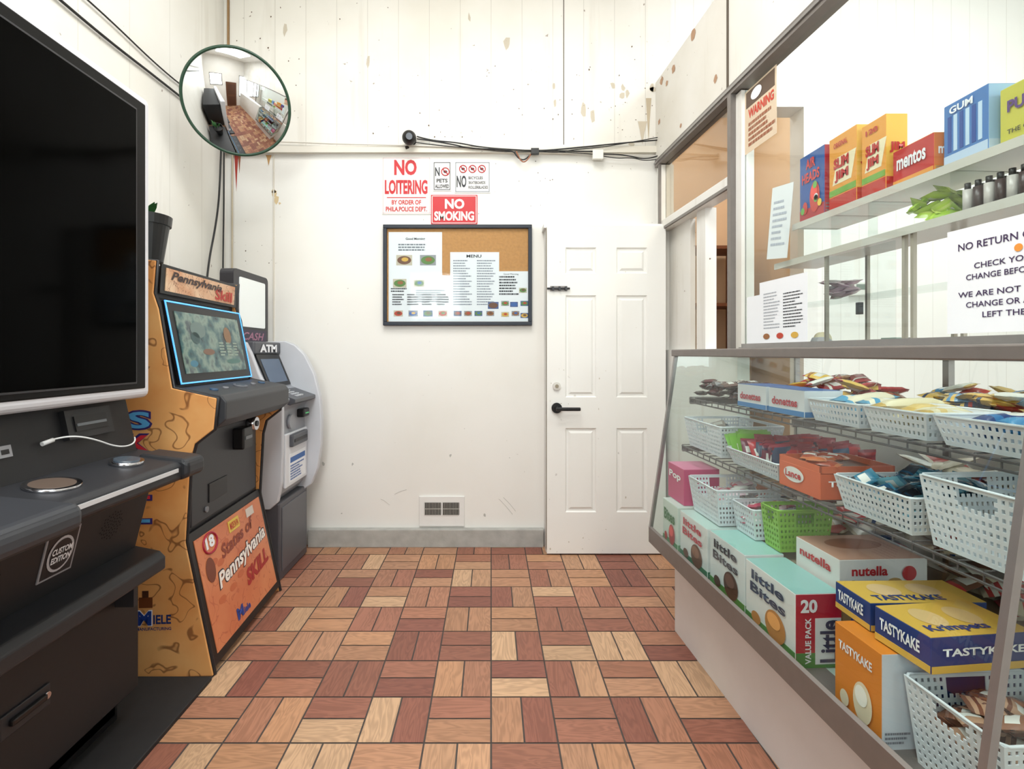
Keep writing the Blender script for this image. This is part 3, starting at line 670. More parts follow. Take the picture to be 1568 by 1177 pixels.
# ------------------------------------------------------------------ ATM
def atm():
    e = empty('atm_machine', (-0.012, 2.72, 0), 0)
    Wd = 0.42
    G = C(200, 202, 208, 0.35); Gd = C(150, 153, 160, 0.35); DG = C(80, 82, 88, 0.4)
    box(e, 'pedestal', -1.66, -1.14, 0.01, Wd, 0.005, 0.43, C(78, 78, 84, 0.4), bev=0.008)
    box(e, 'pedestal_door', -1.142, -1.135, 0.04, Wd - 0.03, 0.05, 0.40, C(92, 92, 98, 0.4), bev=0.003)
    core = [(-1.64, 0.42), (-1.19, 0.42), (-1.15, 0.47), (-1.135, 0.60), (-1.14, 0.93), (-1.10, 0.985), (-1.10, 1.0), (-1.22, 1.05), (-1.31, 1.25), (-1.34, 1.29), (-1.64, 1.29)]
    prism(e, 'core', core, 0.02, Wd - 0.02, Gd, 0.006)
    fin = [(-1.64, 0.40), (-1.16, 0.40), (-1.10, 0.44), (-1.06, 0.54), (-1.04, 0.68), (-1.035, 0.84), (-1.045, 0.98), (-1.08, 1.12), (-1.14, 1.24), (-1.20, 1.30), (-1.26, 1.325), (-1.64, 1.31)]
    prism(e, 'side_far', fin, Wd - 0.045, Wd, G, 0.006)
    fin2 = [(-1.64, 0.40), (-1.19, 0.40), (-1.145, 0.44), (-1.125, 0.54), (-1.12, 0.7), (-1.12, 0.95), (-1.135, 1.0), (-1.20, 1.05), (-1.25, 1.14), (-1.29, 1.25), (-1.32, 1.31), (-1.64, 1.31)]
    prism(e, 'side_near', fin2, 0, 0.03, G, 0.006)
    tube(e, 'trim_line', [(-1.55, -0.001, 1.30), (-1.40, -0.001, 1.28), (-1.33, -0.001, 1.1), (-1.31, -0.001, 0.9), (-1.31, -0.001, 0.45)], 0.004, DG)
    o = Vector((-1.225, 0.06, 1.06)); up = Vector((-1.30, 0.06, 1.24)) - o; H = up.length; up.normalize(); n = Y.cross(up)
    slab(e, 'screen_bezel', o, Y, up, Wd - 0.12, H, 0.008, BLACK)
    slab(e, 'screen', o + Y * 0.03 + up * 0.02 + n * 0.008, Y, up, Wd - 0.18, H - 0.05, 0.002, C(80, 96, 118, 0.1, emit=0.1))
    box(e, 'header', -1.35, -1.285, 0.03, Wd - 0.045, 1.245, 1.315, DG, bev=0.01)
    text(e, 'ATM', (-1.283, 0.09, 1.255), Y, Z, 0.22, 0.045, PAPER, 0.05)
    prism(e, 'keypad_shelf', [(-1.22, 1.0), (-1.10, 0.96), (-1.07, 0.975), (-1.07, 0.995), (-1.21, 1.045)], 0.05, Wd - 0.05, DG, 0.003)
    for i in range(4):
        for j in range(3): box(e, 'key', -1.19 + i * 0.026, -1.172 + i * 0.026, 0.14 + j * 0.035, 0.165 + j * 0.035, 1.0, 1.035 - i * 0.008, G)
    box(e, 'card_reader', -1.14, -1.095, 0.25, 0.34, 0.87, 0.92, BLACK, bev=0.008); box(e, 'card_light', -1.096, -1.092, 0.27, 0.32, 0.89, 0.896, C(80, 180, 110, emit=0.4))
    cyl(e, 'camera_dome', (-1.14, 0.14, 0.86), (-1.12, 0.14, 0.86), 0.04, Gd)
    box(e, 'front_panel', -1.14, -1.122, 0.05, Wd - 0.05, 0.50, 0.80, C(220, 222, 227, 0.35), bev=0.006)
    box(e, 'dispenser', -1.13, -1.10, 0.1, 0.33, 0.72, 0.79, DG, bev=0.008); box(e, 'cash_slot', -1.101, -1.097, 0.12, 0.31, 0.745, 0.762, BLACK)
    box(e, 'decal', -1.1225, -1.1205, 0.1, 0.34, 0.52, 0.68, PAPER)
    box(e, 'decal_blue', -1.121, -1.1195, 0.11, 0.33, 0.63, 0.66, C(50, 100, 170)); lines(e, (-1.1205, 0.11, 0.53), Y, Z, 0.2, 0.09, 6, C(60, 100, 170))
    def rrect(y0, y1, z0, z1, r, nn=6):
        pts = []
        for cy, cz, a0 in ((y1 - r, z1 - r, 0), (y0 + r, z1 - r, 90), (y0 + r, z0 + r, 180), (y1 - r, z0 + r, 270)):
            for i in range(nn + 1):
                a = math.radians(a0 + 90 * i / nn); pts.append((cy + r * math.cos(a), cz + r * math.sin(a)))
        return pts
    prism(e, 'topper_body', rrect(0.0, 0.42, 1.30, 1.715, 0.03), -1.46, -1.385, C(48, 47, 52, 0.4), axis='x')
    prism(e, 'topper_screen', rrect(0.06, 0.37, 1.40, 1.675, 0.01), -1.386, -1.380, M('lit_topper', (225, 230, 228), 0.3, emit=0.25, var=0.02), axis='x')
    box(e, 'topper_art', -1.386, -1.379, 0.05, 0.38, 1.315, 1.385, C(52, 40, 66, 0.4))
    text(e, 'CASH', (-1.379, 0.09, 1.325), Y, Z, 0.26, 0.045, C(170, 115, 140), 0.02, shear=0.3)
atm()

# ------------------------------------------------------------------ kiosk with big screen
def kiosk():
    e = empty('large_screen_game_kiosk', (0, 0, 0))
    y0, y1 = 0.42, 1.72
    KB = C(25, 25, 28, 0.55); KD = C(40, 41, 45, 0.5)
    box(e, 'rear_cabinet', -1.66, -1.26, y0 + 0.02, y1 - 0.03, 0.03, 2.02, KB, bev=0.01)
    box(e, 'lower_panel', -1.27, -1.20, y0 + 0.01, y1 - 0.012, 0.12, 0.52, KB, bev=0.005)
    box(e, 'toe_kick', -1.27, -1.26, y0 + 0.03, y1 - 0.03, 0.0, 0.12, BLACK)
    prism(e, 'foot_ledge', [(-1.26, 0.50), (-1.14, 0.50), (-1.115, 0.515), (-1.115, 0.555), (-1.135, 0.575), (-1.26, 0.60)], y0, y1, KD, 0.005)
    prism(e, 'mid_panel', [(-1.26, 0.58), (-1.215, 0.58), (-1.15, 0.84), (-1.26, 0.84)], y0 + 0.01, y1 - 0.01, KB, 0.003)
    prof = [(-1.23, 0.83), (-1.03, 0.83), (-1.006, 0.845), (-1.006, 0.885), (-1.02, 0.897), (-1.23, 0.925)]
    prism(e, 'deck', prof, y0, y1, KD, 0.006)
    prism(e, 'deck_wing', [(-1.15, 0.835), (-0.97, 0.838), (-0.945, 0.85), (-0.945, 0.89), (-0.96, 0.905), (-1.15, 0.923)], y0 - 0.02, 1.165, C(54, 56, 61, 0.45), 0.012)
    prism(e, 'deck_wing_tip', [(-1.15, 0.835), (-1.01, 0.835), (-0.985, 0.85), (-0.985, 0.893), (-1.0, 0.905), (-1.15, 0.923)], 1.63, y1 + 0.01, C(38, 39, 43, 0.45), 0.012)
    box(e, 'silver_strip', -1.008, -1.003, 1.2, 1.61, 0.868, 0.880, C(205, 205, 208, 0.3))
    dn = Vector((0.12, 0, 1)).normalized()
    def but(x, y, r, m, h=0.01, z=None):
        z = 0.925 - (x + 1.23) * 0.13 if z is None else z
        p = Vector((x, y, z)); cyl(e, 'button', p - dn * 0.003, p + dn * h, r, m, seg=32)
    but(-1.1, 1.02, 0.045, STEEL, 0.012); but(-1.1, 1.02, 0.034, C(70, 95, 115, 0.25), 0.016)
    but(-1.12, 1.28, 0.06, STEEL, 0.008); but(-1.12, 1.28, 0.048, C(95, 80, 70, 0.5), 0.0085)
    but(-1.12, 1.54, 0.045, STEEL, 0.012); but(-1.12, 1.54, 0.034, C(70, 80, 90, 0.25), 0.016)
    but(-1.05, 0.93, 0.03, STEEL, 0.012, 0.905); but(-1.0, 1.07, 0.025, C(30, 32, 36), 0.008, 0.9)
    o = Vector((-1.20, y0 + 0.02, 0.915)); up = Vector((-1.245, y0 + 0.02, 1.12)) - o; H = up.length; up.normalize(); n = Y.cross(up)
    slab(e, 'upper_panel', o - n * 0.02, Y, up, y1 - y0 - 0.04, H, 0.02, KB)
    def P(y, z): return o + Y * (y - y0 - 0.02) + up * z
    slab(e, 'bill_acceptor', P(1.43, 0.085), Y, up, 0.17, 0.085, 0.018, CHAR)
    slab(e, 'bill_slot', P(1.455, 0.105) + n * 0.018, Y, up, 0.12, 0.045, 0.004, BLACK); slab(e, 'bill_mouth', P(1.46, 0.12) + n * 0.022, Y, up, 0.11, 0.008, 0.002, C(110, 115, 120))
    slab(e, 'ticket_slot', P(1.08, 0.03), Y, up, 0.13, 0.12, 0.01, CHAR); slab(e, 'ticket_label', P(1.1, 0.05) + n * 0.01, Y, up, 0.09, 0.08, 0.001, BLACK)
    text(e, 'TAKE\nTICKET', P(1.105, 0.085) + n * 0.0115, Y, up, 0.08, 0.04, PAPER, 0.02)
    text(e, '^  ^', P(1.12, 0.06) + n * 0.0115, Y, up, 0.05, 0.015, PAPER, 0.03)
    slab(e, 'usb_port', P(1.235, 0.075), Y, up, 0.035, 0.03, 0.006, C(150, 150, 154)); slab(e, 'usb_hole', P(1.242, 0.083) + n * 0.006, Y, up, 0.02, 0.012, 0.001, BLACK)
    tube(e, 'charging_cable', [P(1.37, 0.095) + n * 0.01, P(1.39, 0.1) + n * 0.04, P(1.45, 0.08) + n * 0.06, P(1.56, 0.03) + n * 0.05, P(1.65, 0.03) + n * 0.04, P(1.69, 0.05) + n * 0.01], 0.0024, C(225, 225, 225))
    cyl(e, 'plug', P(1.345, 0.09) + n * 0.015, P(1.375, 0.095) + n * 0.02, 0.006, C(225, 225, 225))
    o2 = Vector((-1.215, 0, 0.58)); up2 = (Vector((-1.15, 0, 0.84)) - o2).normalized(); n2 = Y.cross(up2)
    def Q(y, z): return o2 + Y * y + up2 * z
    slab(e, 'badge', Q(1.32, 0.062), Y, up2, 0.108, 0.13, 0.003, C(150, 150, 155, 0.4)); slab(e, 'badge_inner', Q(1.326, 0.068) + n2 * 0.003, Y, up2, 0.096, 0.118, 0.001, CHAR)
    disc(e, 'badge_disc', Q(1.374, 0.127) + n2 * 0.004, Y, up2, 0.042, 0.05, C(190, 190, 195)); disc(e, 'badge_core', Q(1.374, 0.127) + n2 * 0.005, Y, up2, 0.035, 0.043, CHAR)
    text(e, 'CUSTOM\nEDITION', Q(1.342, 0.106) + n2 * 0.007, Y, up2, 0.064, 0.042, PAPER, 0.03)
    for yc in (1.56, 1.16):
        vs = []; fs = []
        for i in range(60):
            r = 0.045 * math.sqrt((i + 0.5) / 60); a = i * 2.39996
            c = Q(yc, 0.14) + Y * r * math.cos(a) + up2 * r * math.sin(a) + n2 * 0.0015; k = len(vs)
            for q in range(6): vs.append(tuple(c + Y * 0.0028 * math.cos(q * 1.047) + up2 * 0.0028 * math.sin(q * 1.047)))
            fs.append(tuple(range(k, k + 6)))
        me = bpy.data.meshes.new('speaker_holes'); me.from_pydata(vs, [], fs); me.update(); link_mesh('speaker_holes', me, e, C(2, 2, 2, 0.9))
    box(e, 'latch_plate', -1.2, -1.194, 1.22, 1.36, 0.30, 0.36, KD, bev=0.003)
    box(e, 'latch_handle', -1.196, -1.182, 1.24, 1.34, 0.325, 0.342, BLACK, bev=0.004)
    cyl(e, 'latch_lock', (-1.196, 1.345, 0.333), (-1.187, 1.345, 0.333), 0.009, STEEL)
    for yy in (0.95, 1.6): box(e, 'foot_bracket', -1.2, -1.14, yy, yy + 0.015, 0.44, 0.51, KD)
    z0, z1 = 1.10, 2.112
    box(e, 'display_case', -1.27, -1.165, y0, y1, z0, z1, C(216, 216, 222, 0.3), bev=0.022, seg=4)
    box(e, 'display_bezel', -1.17, -1.162, y0 + 0.030, y1 - 0.032, z0 + 0.032, z1 - 0.028, C(10, 10, 11, 0.45, spec=0.2), bev=0.004)
    box(e, 'inner_bezel', -1.163, -1.159, y0 + 0.06, y1 - 0.078, z0 + 0.05, z1 - 0.062, C(52, 52, 56, 0.4), bev=0.001)
    box(e, 'display_glass', -1.161, -1.157, y0 + 0.066, y1 - 0.084, z0 + 0.056, z1 - 0.068, M('dark_display', (1, 1, 1), 0.1, spec=0.03), bev=0.001)
    box(None, 'floor_mat', -1.66, -1.065, 0.3, 1.915, 0.002, 0.018, M('black_rubber', (30, 29, 30), 0.7, var=0.3, scale=30), bev=0.003)
kiosk()

# ------------------------------------------------------------------ right-hand partition (angled by 3 degrees)
def rf_empty(name, x=0, y=0, z=0, rz=0.0):
    return empty(name, RF(x, y, z), TH + rz)

e = rf_empty('wall_partition')
PW = wall_mat('partition_paint', (230, 228, 223), stain=1.0, streak=0.4)
PWH = wall_mat('partition_header_paint', (226, 223, 217), stain=1.2, streak=0.7)
box(e, 'low_wall', 0.0, 0.06, -0.93, -0.03, 0, 1.27, PW)
box(e, 'header_far', -0.035, 0.03, -0.90, -0.02, 2.49, 3.0, PWH)
box(e, 'header_near', -0.03, 0.03, -4.8, -0.905, 2.49, CZ, PW)
box(e, 'joint_dark', -0.037, -0.030, -0.912, -0.902, 2.49, CZ, SEAM)
RU = C(176, 140, 112, 0.8)
for (y, z, r) in ((-0.12, 2.96, .025), (-0.2, 2.90, .018), (-0.3, 2.93, .03), (-0.08, 2.72, .02), (-0.55, 2.97, .03), (-0.8, 2.6, .02), (-0.4, 2.55, .015)):
    quad(e, 'rust_patch', [(-0.0362, y + r * random.uniform(.6, 1.2) * math.cos(a), z + r * random.uniform(.6, 1.2) * math.sin(a)) for a in [2 * math.pi * i / 11 for i in range(11)]], RU)
box(e, 'jamb_back', -0.03, 0.05, -0.10, -0.03, 1.27, 2.44, PW)
box(e, 'mid_rail', -0.03, 0.04, -0.93, -0.10, 2.02, 2.085, PW, bev=0.003)
box(e, 'stud_board', 0.02, 0.05, -0.40, -0.10, 1.27, 2.02, PW); box(e, 'stud_board_2', 0.0, 0.06, -0.62, -0.52, 1.27, 2.02, PW)
box(e, 'stud_board_3', 0.055, 0.07, -0.52, -0.40, 1.27, 2.02, C(215, 198, 172))
box(e, 'post_white', -0.02, 0.04, -1.0, -0.955, 1.27, 2.44, PW)
e = rf_empty('partition_metal_frame')
box(e, 'top_rail', -0.045, 0.03, -4.8, -0.03, 2.445, 2.49, ALUD)
box(e, 'top_rail_lip', -0.052, -0.045, -4.8, -0.03, 2.462, 2.474, ALU)
box(e, 'post', -0.045, 0.03, -0.955, -0.925, 1.27, 2.445, ALUD)
box(e, 'post_far', -0.042, -0.03, -0.1, -0.075, 1.27, 2.445, ALUD)
box(e, 'mid_lip', -0.042, -0.03, -0.925, -0.10, 2.02, 2.035, ALUD)
box(e, 'post_near', -0.03, 0.02, -3.2, -3.16, 1.28, 2.445, ALUD)
e = rf_empty('window_partition')
box(e, 'glass', -0.003, 0.003, -3.16, -1.0, 1.285, 2.445, GLASS)
box(e, 'glass_upper_far', -0.003, 0.003, -0.925, -0.10, 2.085, 2.445, glass_mat('smoky_glass', (236, 232, 224), 0.10))
box(e, 'sill_channel', -0.02, 0.02, -3.16, -1.0, 1.277, 1.292, ALU)
plainbox('wall_counter_return', 1.02, 1.3, FY, 0.75, 0, 1.27, PW)

def paper(name, ya, yb, z0, z1, x=-0.006, mat=PAPER, tilt=0):
    e = rf_empty(name, x, ya, z0)
    if tilt: e.rotation_euler = (math.radians(tilt), 0, TH)
    w = ya - yb; h = z1 - z0
    box(e, 'sheet', -0.001, 0, -w, 0, 0, h, mat)
    return e, w, h
e, w, h = paper('warning_sign', -1.01, -1.24, 2.14, 2.42, x=-0.008, mat=C(214, 194, 168, 0.5))
text(e, 'WARNING', (-0.001, -0.03, h * 0.53), -Y, Z, w * 0.8, h * 0.15, C(200, 60, 40), 0.04)
box(e, 'rule', -0.002, -0.001, -w * 0.95, -w * 0.05, h * 0.72, h * 0.97, C(90, 70, 55)); disc(e, 'eye', (-0.0022, -w * .4, h * .85), -Y, Z, 0.04, 0.025, PAPER)
lines(e, (-0.001, -0.03, h * 0.08), -Y, Z, w * 0.85, h * 0.4, 5, C(150, 90, 60), 0.6)
e, w, h = paper('menu_sheet', -1.12, -1.42, 1.29, 1.55)
lines(e, (-0.001, -0.16, 0.06), -Y, Z, w * 0.4, h * 0.55, 12, INK, 0.35)
for k in range(3): disc(e, 'food_photo', (-0.001, -0.05 - 0.09 * k, 0.03), -Y, Z, 0.022, 0.012, FOOD[k])
lines(e, (-0.001, -0.03, 0.06), -Y, Z, 0.11, h * 0.6, 12, C(170, 174, 182), 0.35)
e, w, h = paper('blank_sheet', -1.02, -1.2, 1.285, 1.50, x=-0.004)
e, w, h = paper('taped_note', -1.08, -1.22, 1.66, 1.96, x=0.05, tilt=8)
lines(e, (-0.001, -0.02, 0.05), -Y, Z, 0.1, 0.2, 8, C(190, 195, 210), 0.4)
e, w, h = paper('no_return_notice', -1.96, -2.30, 1.30, 1.565, x=-0.008)
PI = C(60, 40, 80)
text(e, 'NO RETURN OR CHANGE', (-0.001, -0.03, h * 0.79), -Y, Z, w * 0.86, 0.018, PI, 0.01)
text(e, 'CHECK YOUR ITEMS', (-0.001, -0.07, h * 0.6), -Y, Z, w * 0.6, 0.014, PI, 0.01)
text(e, 'CHANGE BEFORE LEAVING', (-0.001, -0.05, h * 0.5), -Y, Z, w * 0.72, 0.014, PI, 0.01)
text(e, 'WE ARE NOT RESPONSIBLE', (-0.001, -0.03, h * 0.34), -Y, Z, w * 0.86, 0.014, PI, 0.01)
text(e, 'CHANGE OR ANYTHING', (-0.001, -0.05, h * 0.24), -Y, Z, w * 0.7, 0.014, PI, 0.01)
text(e, 'LEFT THE STORE', (-0.001, -0.09, h * 0.14), -Y, Z, w * 0.5, 0.014, PI, 0.01)
disc(e, 'emoji', (-0.001, -0.17, h * 0.72), -Y, Z, 0.009, 0.009, C(235, 150, 60))

# ------------------------------------------------------------------ display case
CY0, CY1 = -2.44, -0.995
def display_case():
    e = rf_empty('glass_display_case')
    base = C(226, 221, 218, 0.5)
    box(e, 'base_cabinet', -0.325, 0.25, CY0, CY1, 0.0, 0.40, base)
    prism(e, 'front_ledge', [(-0.33, 0.375), (-0.42, 0.385), (-0.445, 0.405), (-0.445, 0.472), (-0.437, 0.478), (-0.43, 0.43), (-0.33, 0.43)], CY0, CY1, ALUD)
    box(e, 'deck', -0.425, 0.25, CY0 + 0.004, CY1 - 0.004, 0.40, 0.428, M('deck_green', (180, 200, 190), 0.3))
    def gl(n, pts): return quad(e, n, pts, CASEGLASS)
    gl('front_glass', [(-0.438, CY0, 0.475), (-0.438, CY1, 0.475), (-0.322, CY1, 1.238), (-0.322, CY0, 1.238)])
    for yy, n in ((CY1 - 0.003, 'end_glass_far'), (CY0 + 0.003, 'end_glass_near')):
        gl(n, [(-0.438, yy, 0.43), (-0.322, yy, 1.238), (0.25, yy, 1.238), (0.25, yy, 0.43)])
    box(e, 'top_glass', -0.32, 0.25, CY0, CY1, 1.246, 1.252, GLASS)
    box(e, 'top_front_rail', -0.338, -0.31, CY0 - 0.01, CY1 + 0.01, 1.236, 1.266, ALUD, bev=0.004)
    box(e, 'top_back_rail', 0.225, 0.255, CY0, CY1, 1.23, 1.262, ALUD)
    box(e, 'mid_top_bar', -0.03, 0.03, CY0, CY1, 1.255, 1.277, ALU)
    for yy in (CY0, CY1 - 0.012):
        box(e, 'top_side_rail', -0.33, 0.25, yy, yy + 0.012, 1.236, 1.262, ALUD)
        prism(e, 'edge_strip', [(-0.445, 0.47), (-0.430, 0.47), (-0.315, 1.24), (-0.33, 1.24)], yy - 0.002, yy + 0.012, ALU)
        box(e, 'back_post', 0.23, 0.25, yy, yy + 0.012, 0.40, 1.24, ALU)
    for zs, x0, name in ((0.842, -0.30, 'wire_shelf_mid'), (1.053, -0.265, 'wire_shelf_top')):
        bm = bmesh.new()
        def rod(a, b, r):
            a = Vector(a); b = Vector(b); d = b - a
            bmesh.ops.create_cone(bm, cap_ends=True, segments=6, radius1=r, radius2=r, depth=d.length, matrix=Matrix.Translation((a + b) / 2) @ d.to_track_quat('Z', 'Y').to_matrix().to_4x4())
        for x in (x0, x0 + 0.15, x0 + 0.3, 0.15): rod((x, CY0 + 0.02, zs - 0.004), (x, CY1 - 0.02, zs - 0.004), 0.0035)
        rod((x0, CY0 + 0.02, zs - 0.022), (x0, CY1 - 0.02, zs - 0.022), 0.003)
        nn = 28
        for i in range(nn + 1):
            y = CY0 + 0.02 + (CY1 - CY0 - 0.04) * i / nn
            rod((x0, y, zs), (0.15, y, zs), 0.0018); rod((x0, y, zs), (x0, y, zs - 0.022), 0.0018)
        me = bpy.data.meshes.new(name); bm.to_mesh(me); bm.free(); link_mesh(name, me, e, M('shelf_wire', (100, 96, 96), 0.4, 0.4))
        for yy in (CY0 + 0.02, (CY0 + CY1) / 2, CY1 - 0.02): box(e, 'bracket', x0, 0.235, yy - 0.003, yy + 0.003, zs - 0.03, zs - 0.006, ALU)
    box(e, 'centre_post', 0.23, 0.25, (CY0 + CY1) / 2 - 0.01, (CY0 + CY1) / 2 + 0.01, 0.43, 1.23, ALU)
    box(e, 'sliding_back', 0.236, 0.242, CY0 + .01, CY1 - .01, 0.43, 1.0, C(225, 224, 220, 0.4))
display_case()

# ------------------------------------------------------------------ baskets, packets, cartons
WB = C(226, 231, 236, 0.4)
def basket(x0, x1, y0, y1, z, h, mat=WB, name='plastic_basket', rz=0):
    e = rf_empty(name, (x0 + x1) / 2, (y0 + y1) / 2, z, math.radians(rz))
    hx, hy = (x1 - x0) / 2, (y1 - y0) / 2; tp = 0.86
    bm = bmesh.new()
    def wall(pa, pb):
        pa = Vector((pa[0], pa[1], 0)); pb = Vector((pb[0], pb[1], 0)); L = (pb - pa).length
        nx = max(6, int(L / 0.0065)) | 1; nz = max(5, int(h / 0.0085)) | 1
        g = {}
        def V(i, j):
            if (i, j) not in g:
                t = j / nz; s = tp + (1 - tp) * t; p = (pa + (pb - pa) * (i / nx)) * s; g[(i, j)] = bm.verts.new((p.x, p.y, h * t))
            return g[(i, j)]
        for i in range(nx):
            for j in range(nz):
                handle = h > 0.1 and abs(i + 0.5 - nx / 2) < nx * 0.16 and nz - 5 <= j < nz - 1
                hole = (i % 2 == 1 and j % 2 == 1 and j < nz - 1)
                if handle or hole: continue
                bm.faces.new((V(i, j), V(i + 1, j), V(i + 1, j + 1), V(i, j + 1)))
    c = [(-hx, -hy), (hx, -hy), (hx, hy), (-hx, hy)]
    for k in range(4): wall(c[k], c[(k + 1) % 4])
    bm.faces.new([bm.verts.new((p[0] * tp, p[1] * tp, 0.001)) for p in c])
    me = bpy.data.meshes.new('body'); bm.to_mesh(me); bm.free()
    ob = link_mesh('body', me, e, mat); md = ob.modifiers.new('s', 'SOLIDIFY'); md.thickness = 0.002
    tube(e, 'rim', [(p[0], p[1], h) for p in ((-hx, -hy + .01), (-hx + .01, -hy), (hx - .01, -hy), (hx, -hy + .01), (hx, hy - .01), (hx - .01, hy), (-hx + .01, hy), (-hx, hy - .01))], 0.003, mat, cyclic=True, smooth=False)
    return e

def packets(name, x0, x1, y0, y1, z0, z1, n, cols, size=(0.06, 0.1), mode='lie', tilt=0.4, th=0.009):
    bm = bmesh.new(); cx, cy = (x0 + x1) / 2, (y0 + y1) / 2
    nc = len(cols)
    for i in range(n):
        w = size[0] * random.uniform(.85, 1.1); l = size[1] * random.uniform(.85, 1.1)
        mi = random.randrange(nc)
        if mode == 'stand':
            t = (i + 0.5) / n
            pos = Vector((random.uniform(-0.45, 0.45) * max(0.0, x1 - x0 - w), (t - 0.5) * (y1 - y0 - 0.02), z0 + l / 2))
            rot = Matrix.Rotation(random.uniform(-.12, .12), 4, 'Y') @ Matrix.Rotation(math.radians(90 + random.uniform(-30, 5)), 4, 'X') @ Matrix.Rotation(random.uniform(-.15, .15), 4, 'Y')
        elif mode == 'row':
            t = (i + 0.5) / n
            pos = Vector((random.uniform(-.01, .01), (t - 0.5) * (y1 - y0 - w * .5), z0 + w * 0.5 + random.uniform(0, max(0, z1 - z0 - w * .6))))
            rot = Matrix.Rotation(random.uniform(-.15, .15), 4, 'Y') @ Matrix.Rotation(math.pi / 2 + random.uniform(-.12, .12), 4, 'Z')
        else:
            a, b = max(0.0, (x1 - x0 - w) / 2), max(0.0, (y1 - y0 - w) / 2)
            pos = Vector((random.uniform(-a, a), random.uniform(-b, b), z0 + 0.012 + (z1 - z0) * (i / max(1, n))))
            rot = Matrix.Rotation(random.uniform(-tilt, tilt), 4, 'X') @ Matrix.Rotation(random.uniform(-tilt, tilt), 4, 'Y') @ Matrix.Rotation(random.uniform(0, 3.14), 4, 'Z')
        NX, NY = 6, 10
        T = Matrix.Translation(pos) @ rot
        thk = w * 0.42 if mode == 'row' else th
        grids = []
        for sgn in (1, -1):
            g = []
            for a in range(NX + 1):
                row = []
                for b in range(NY + 1):
                    u = a / NX * 2 - 1; v = b / NY * 2 - 1
                    zz = 0
                    if abs(v) < .85:
                        zz = sgn * thk * (max(0, 1 - abs(u) ** 3)) ** .5 * max(0, (1 - (abs(v) / 0.85) ** 4)) ** .5
                    row.append(bm.verts.new(T @ Vector((u * w / 2, v * l / 2, zz + random.uniform(-.0009, .0009)))))
                g.append(row)
            grids.append(g)
        r1, r2, acc = random.random(), random.random(), random.randrange(nc)
        for g in grids:
            for a in range(NX):
                for b in range(NY):
                    f = bm.faces.new((g[a][b], g[a + 1][b], g[a + 1][b + 1], g[a][b + 1]))
                    k = mi
                    if r1 < .65 and 3 <= b <= 5 and 1 <= a <= 4: k = nc          # label
                    if r2 < .5 and b in (7,) : k = (mi + 1) % nc
                    if b in (0, NY - 1): k = nc + 1                               # crimped seal
                    f.material_index = k
                    f.smooth = True
    me = bpy.data.meshes.new(name); bm.to_mesh(me); bm.free()
    ob = link_mesh(name, me, None, [C(*c, 0.26) for c in cols] + [C(228, 225, 218, 0.26), C(*[int(v * .8 + 30) for v in cols[0]], 0.26)])
    ob.location = RF(cx, cy, 0); ob.rotation_euler = (0, 0, TH)
    return ob

def carton(name, x0, x1, y0, y1, z0, z1, col, side=None, top=None, label=None, lcol=(255, 255, 255), slabel=None, slcol=(255, 255, 255), rz=0, tlabel=None, tlcol=(255, 255, 255), band=None, pic=None, stripes=True, lpos=0.58, lh=None, tpic=None):
    cx, cy = (x0 + x1) / 2, (y0 + y1) / 2; w, l, h = x1 - x0, y1 - y0, z1 - z0
    e = rf_empty(name, cx, cy, z0, math.radians(rz))
    box(e, 'carton', -w / 2, w / 2, -l / 2, l / 2, 0, h, C(*col, 0.4), bev=0.0015)
    if side: slab(e, 'end_panel', (-w / 2 + .001, -l / 2, 0.001), X, Z, w - .002, h - .002, 0.0008, C(*side, 0.4))
    if top: slab(e, 'top_panel', (-w / 2 + .001, -l / 2 + .001, h), X, Y, w - .002, l - .002, 0.0008, C(*top, 0.4))
    if band:
        slab(e, 'band', (-w / 2, l / 2 - .001, 0.001), -Y, Z, l - .002, h * 0.2, 0.0008, C(*band, 0.4))
        slab(e, 'band_2', (-w / 2 + .001, -l / 2 - .0009, 0.001), X, Z, w - .002, h * 0.2, 0.0008, C(*band, 0.4))
    if pic:
        disc(e, 'picture', (-w / 2, -l * 0.14, h * 0.33), -Y, Z, l * 0.2, h * 0.22, C(*pic), off=0.0025)
        disc(e, 'picture_hi', (-w / 2, -l * 0.12, h * 0.40), -Y, Z, l * 0.13, h * 0.11, C(*[min(255, int(v * 1.2 + 15)) for v in pic]), off=0.0035)
        disc(e, 'picture_2', (-w / 2, l * 0.25, h * 0.22), -Y, Z, l * 0.1, h * 0.09, C(*pic), off=0.003)
    if label:
        o = Vector((-w / 2, l / 2 - l * 0.12, h * lpos))
        text(e, label, o, -Y, Z, l * 0.72, h * (lh if lh else (0.25 if '\n' not in label else 0.34)), C(*lcol), 0.03, off=0.003)
    if slabel: text(e, slabel, (-w * 0.40, -l / 2, h * 0.48), X, Z, w * 0.8, h * (0.22 if '\n' not in slabel else .4), C(*slcol), 0.03, off=0.003)
    if tpic:
        for k in range(2): disc(e, 'top_picture', ((-0.2 + .35 * k) * w, 0.05 * l, h), X, Y, w * 0.13, l * 0.28, C(*tpic), off=0.0015)
    if tlabel: text(e, tlabel, (-w * 0.4, -l * 0.4, h), X, Y, w * 0.6, l * 0.22, C(*tlcol), 0.03, off=0.002)
    if stripes:
        lines(e, (-w * 0.45, -l / 2, h * 0.06), X, Z, w * 0.5, h * 0.14, 3, GREYINK, off=0.0022)
    return e

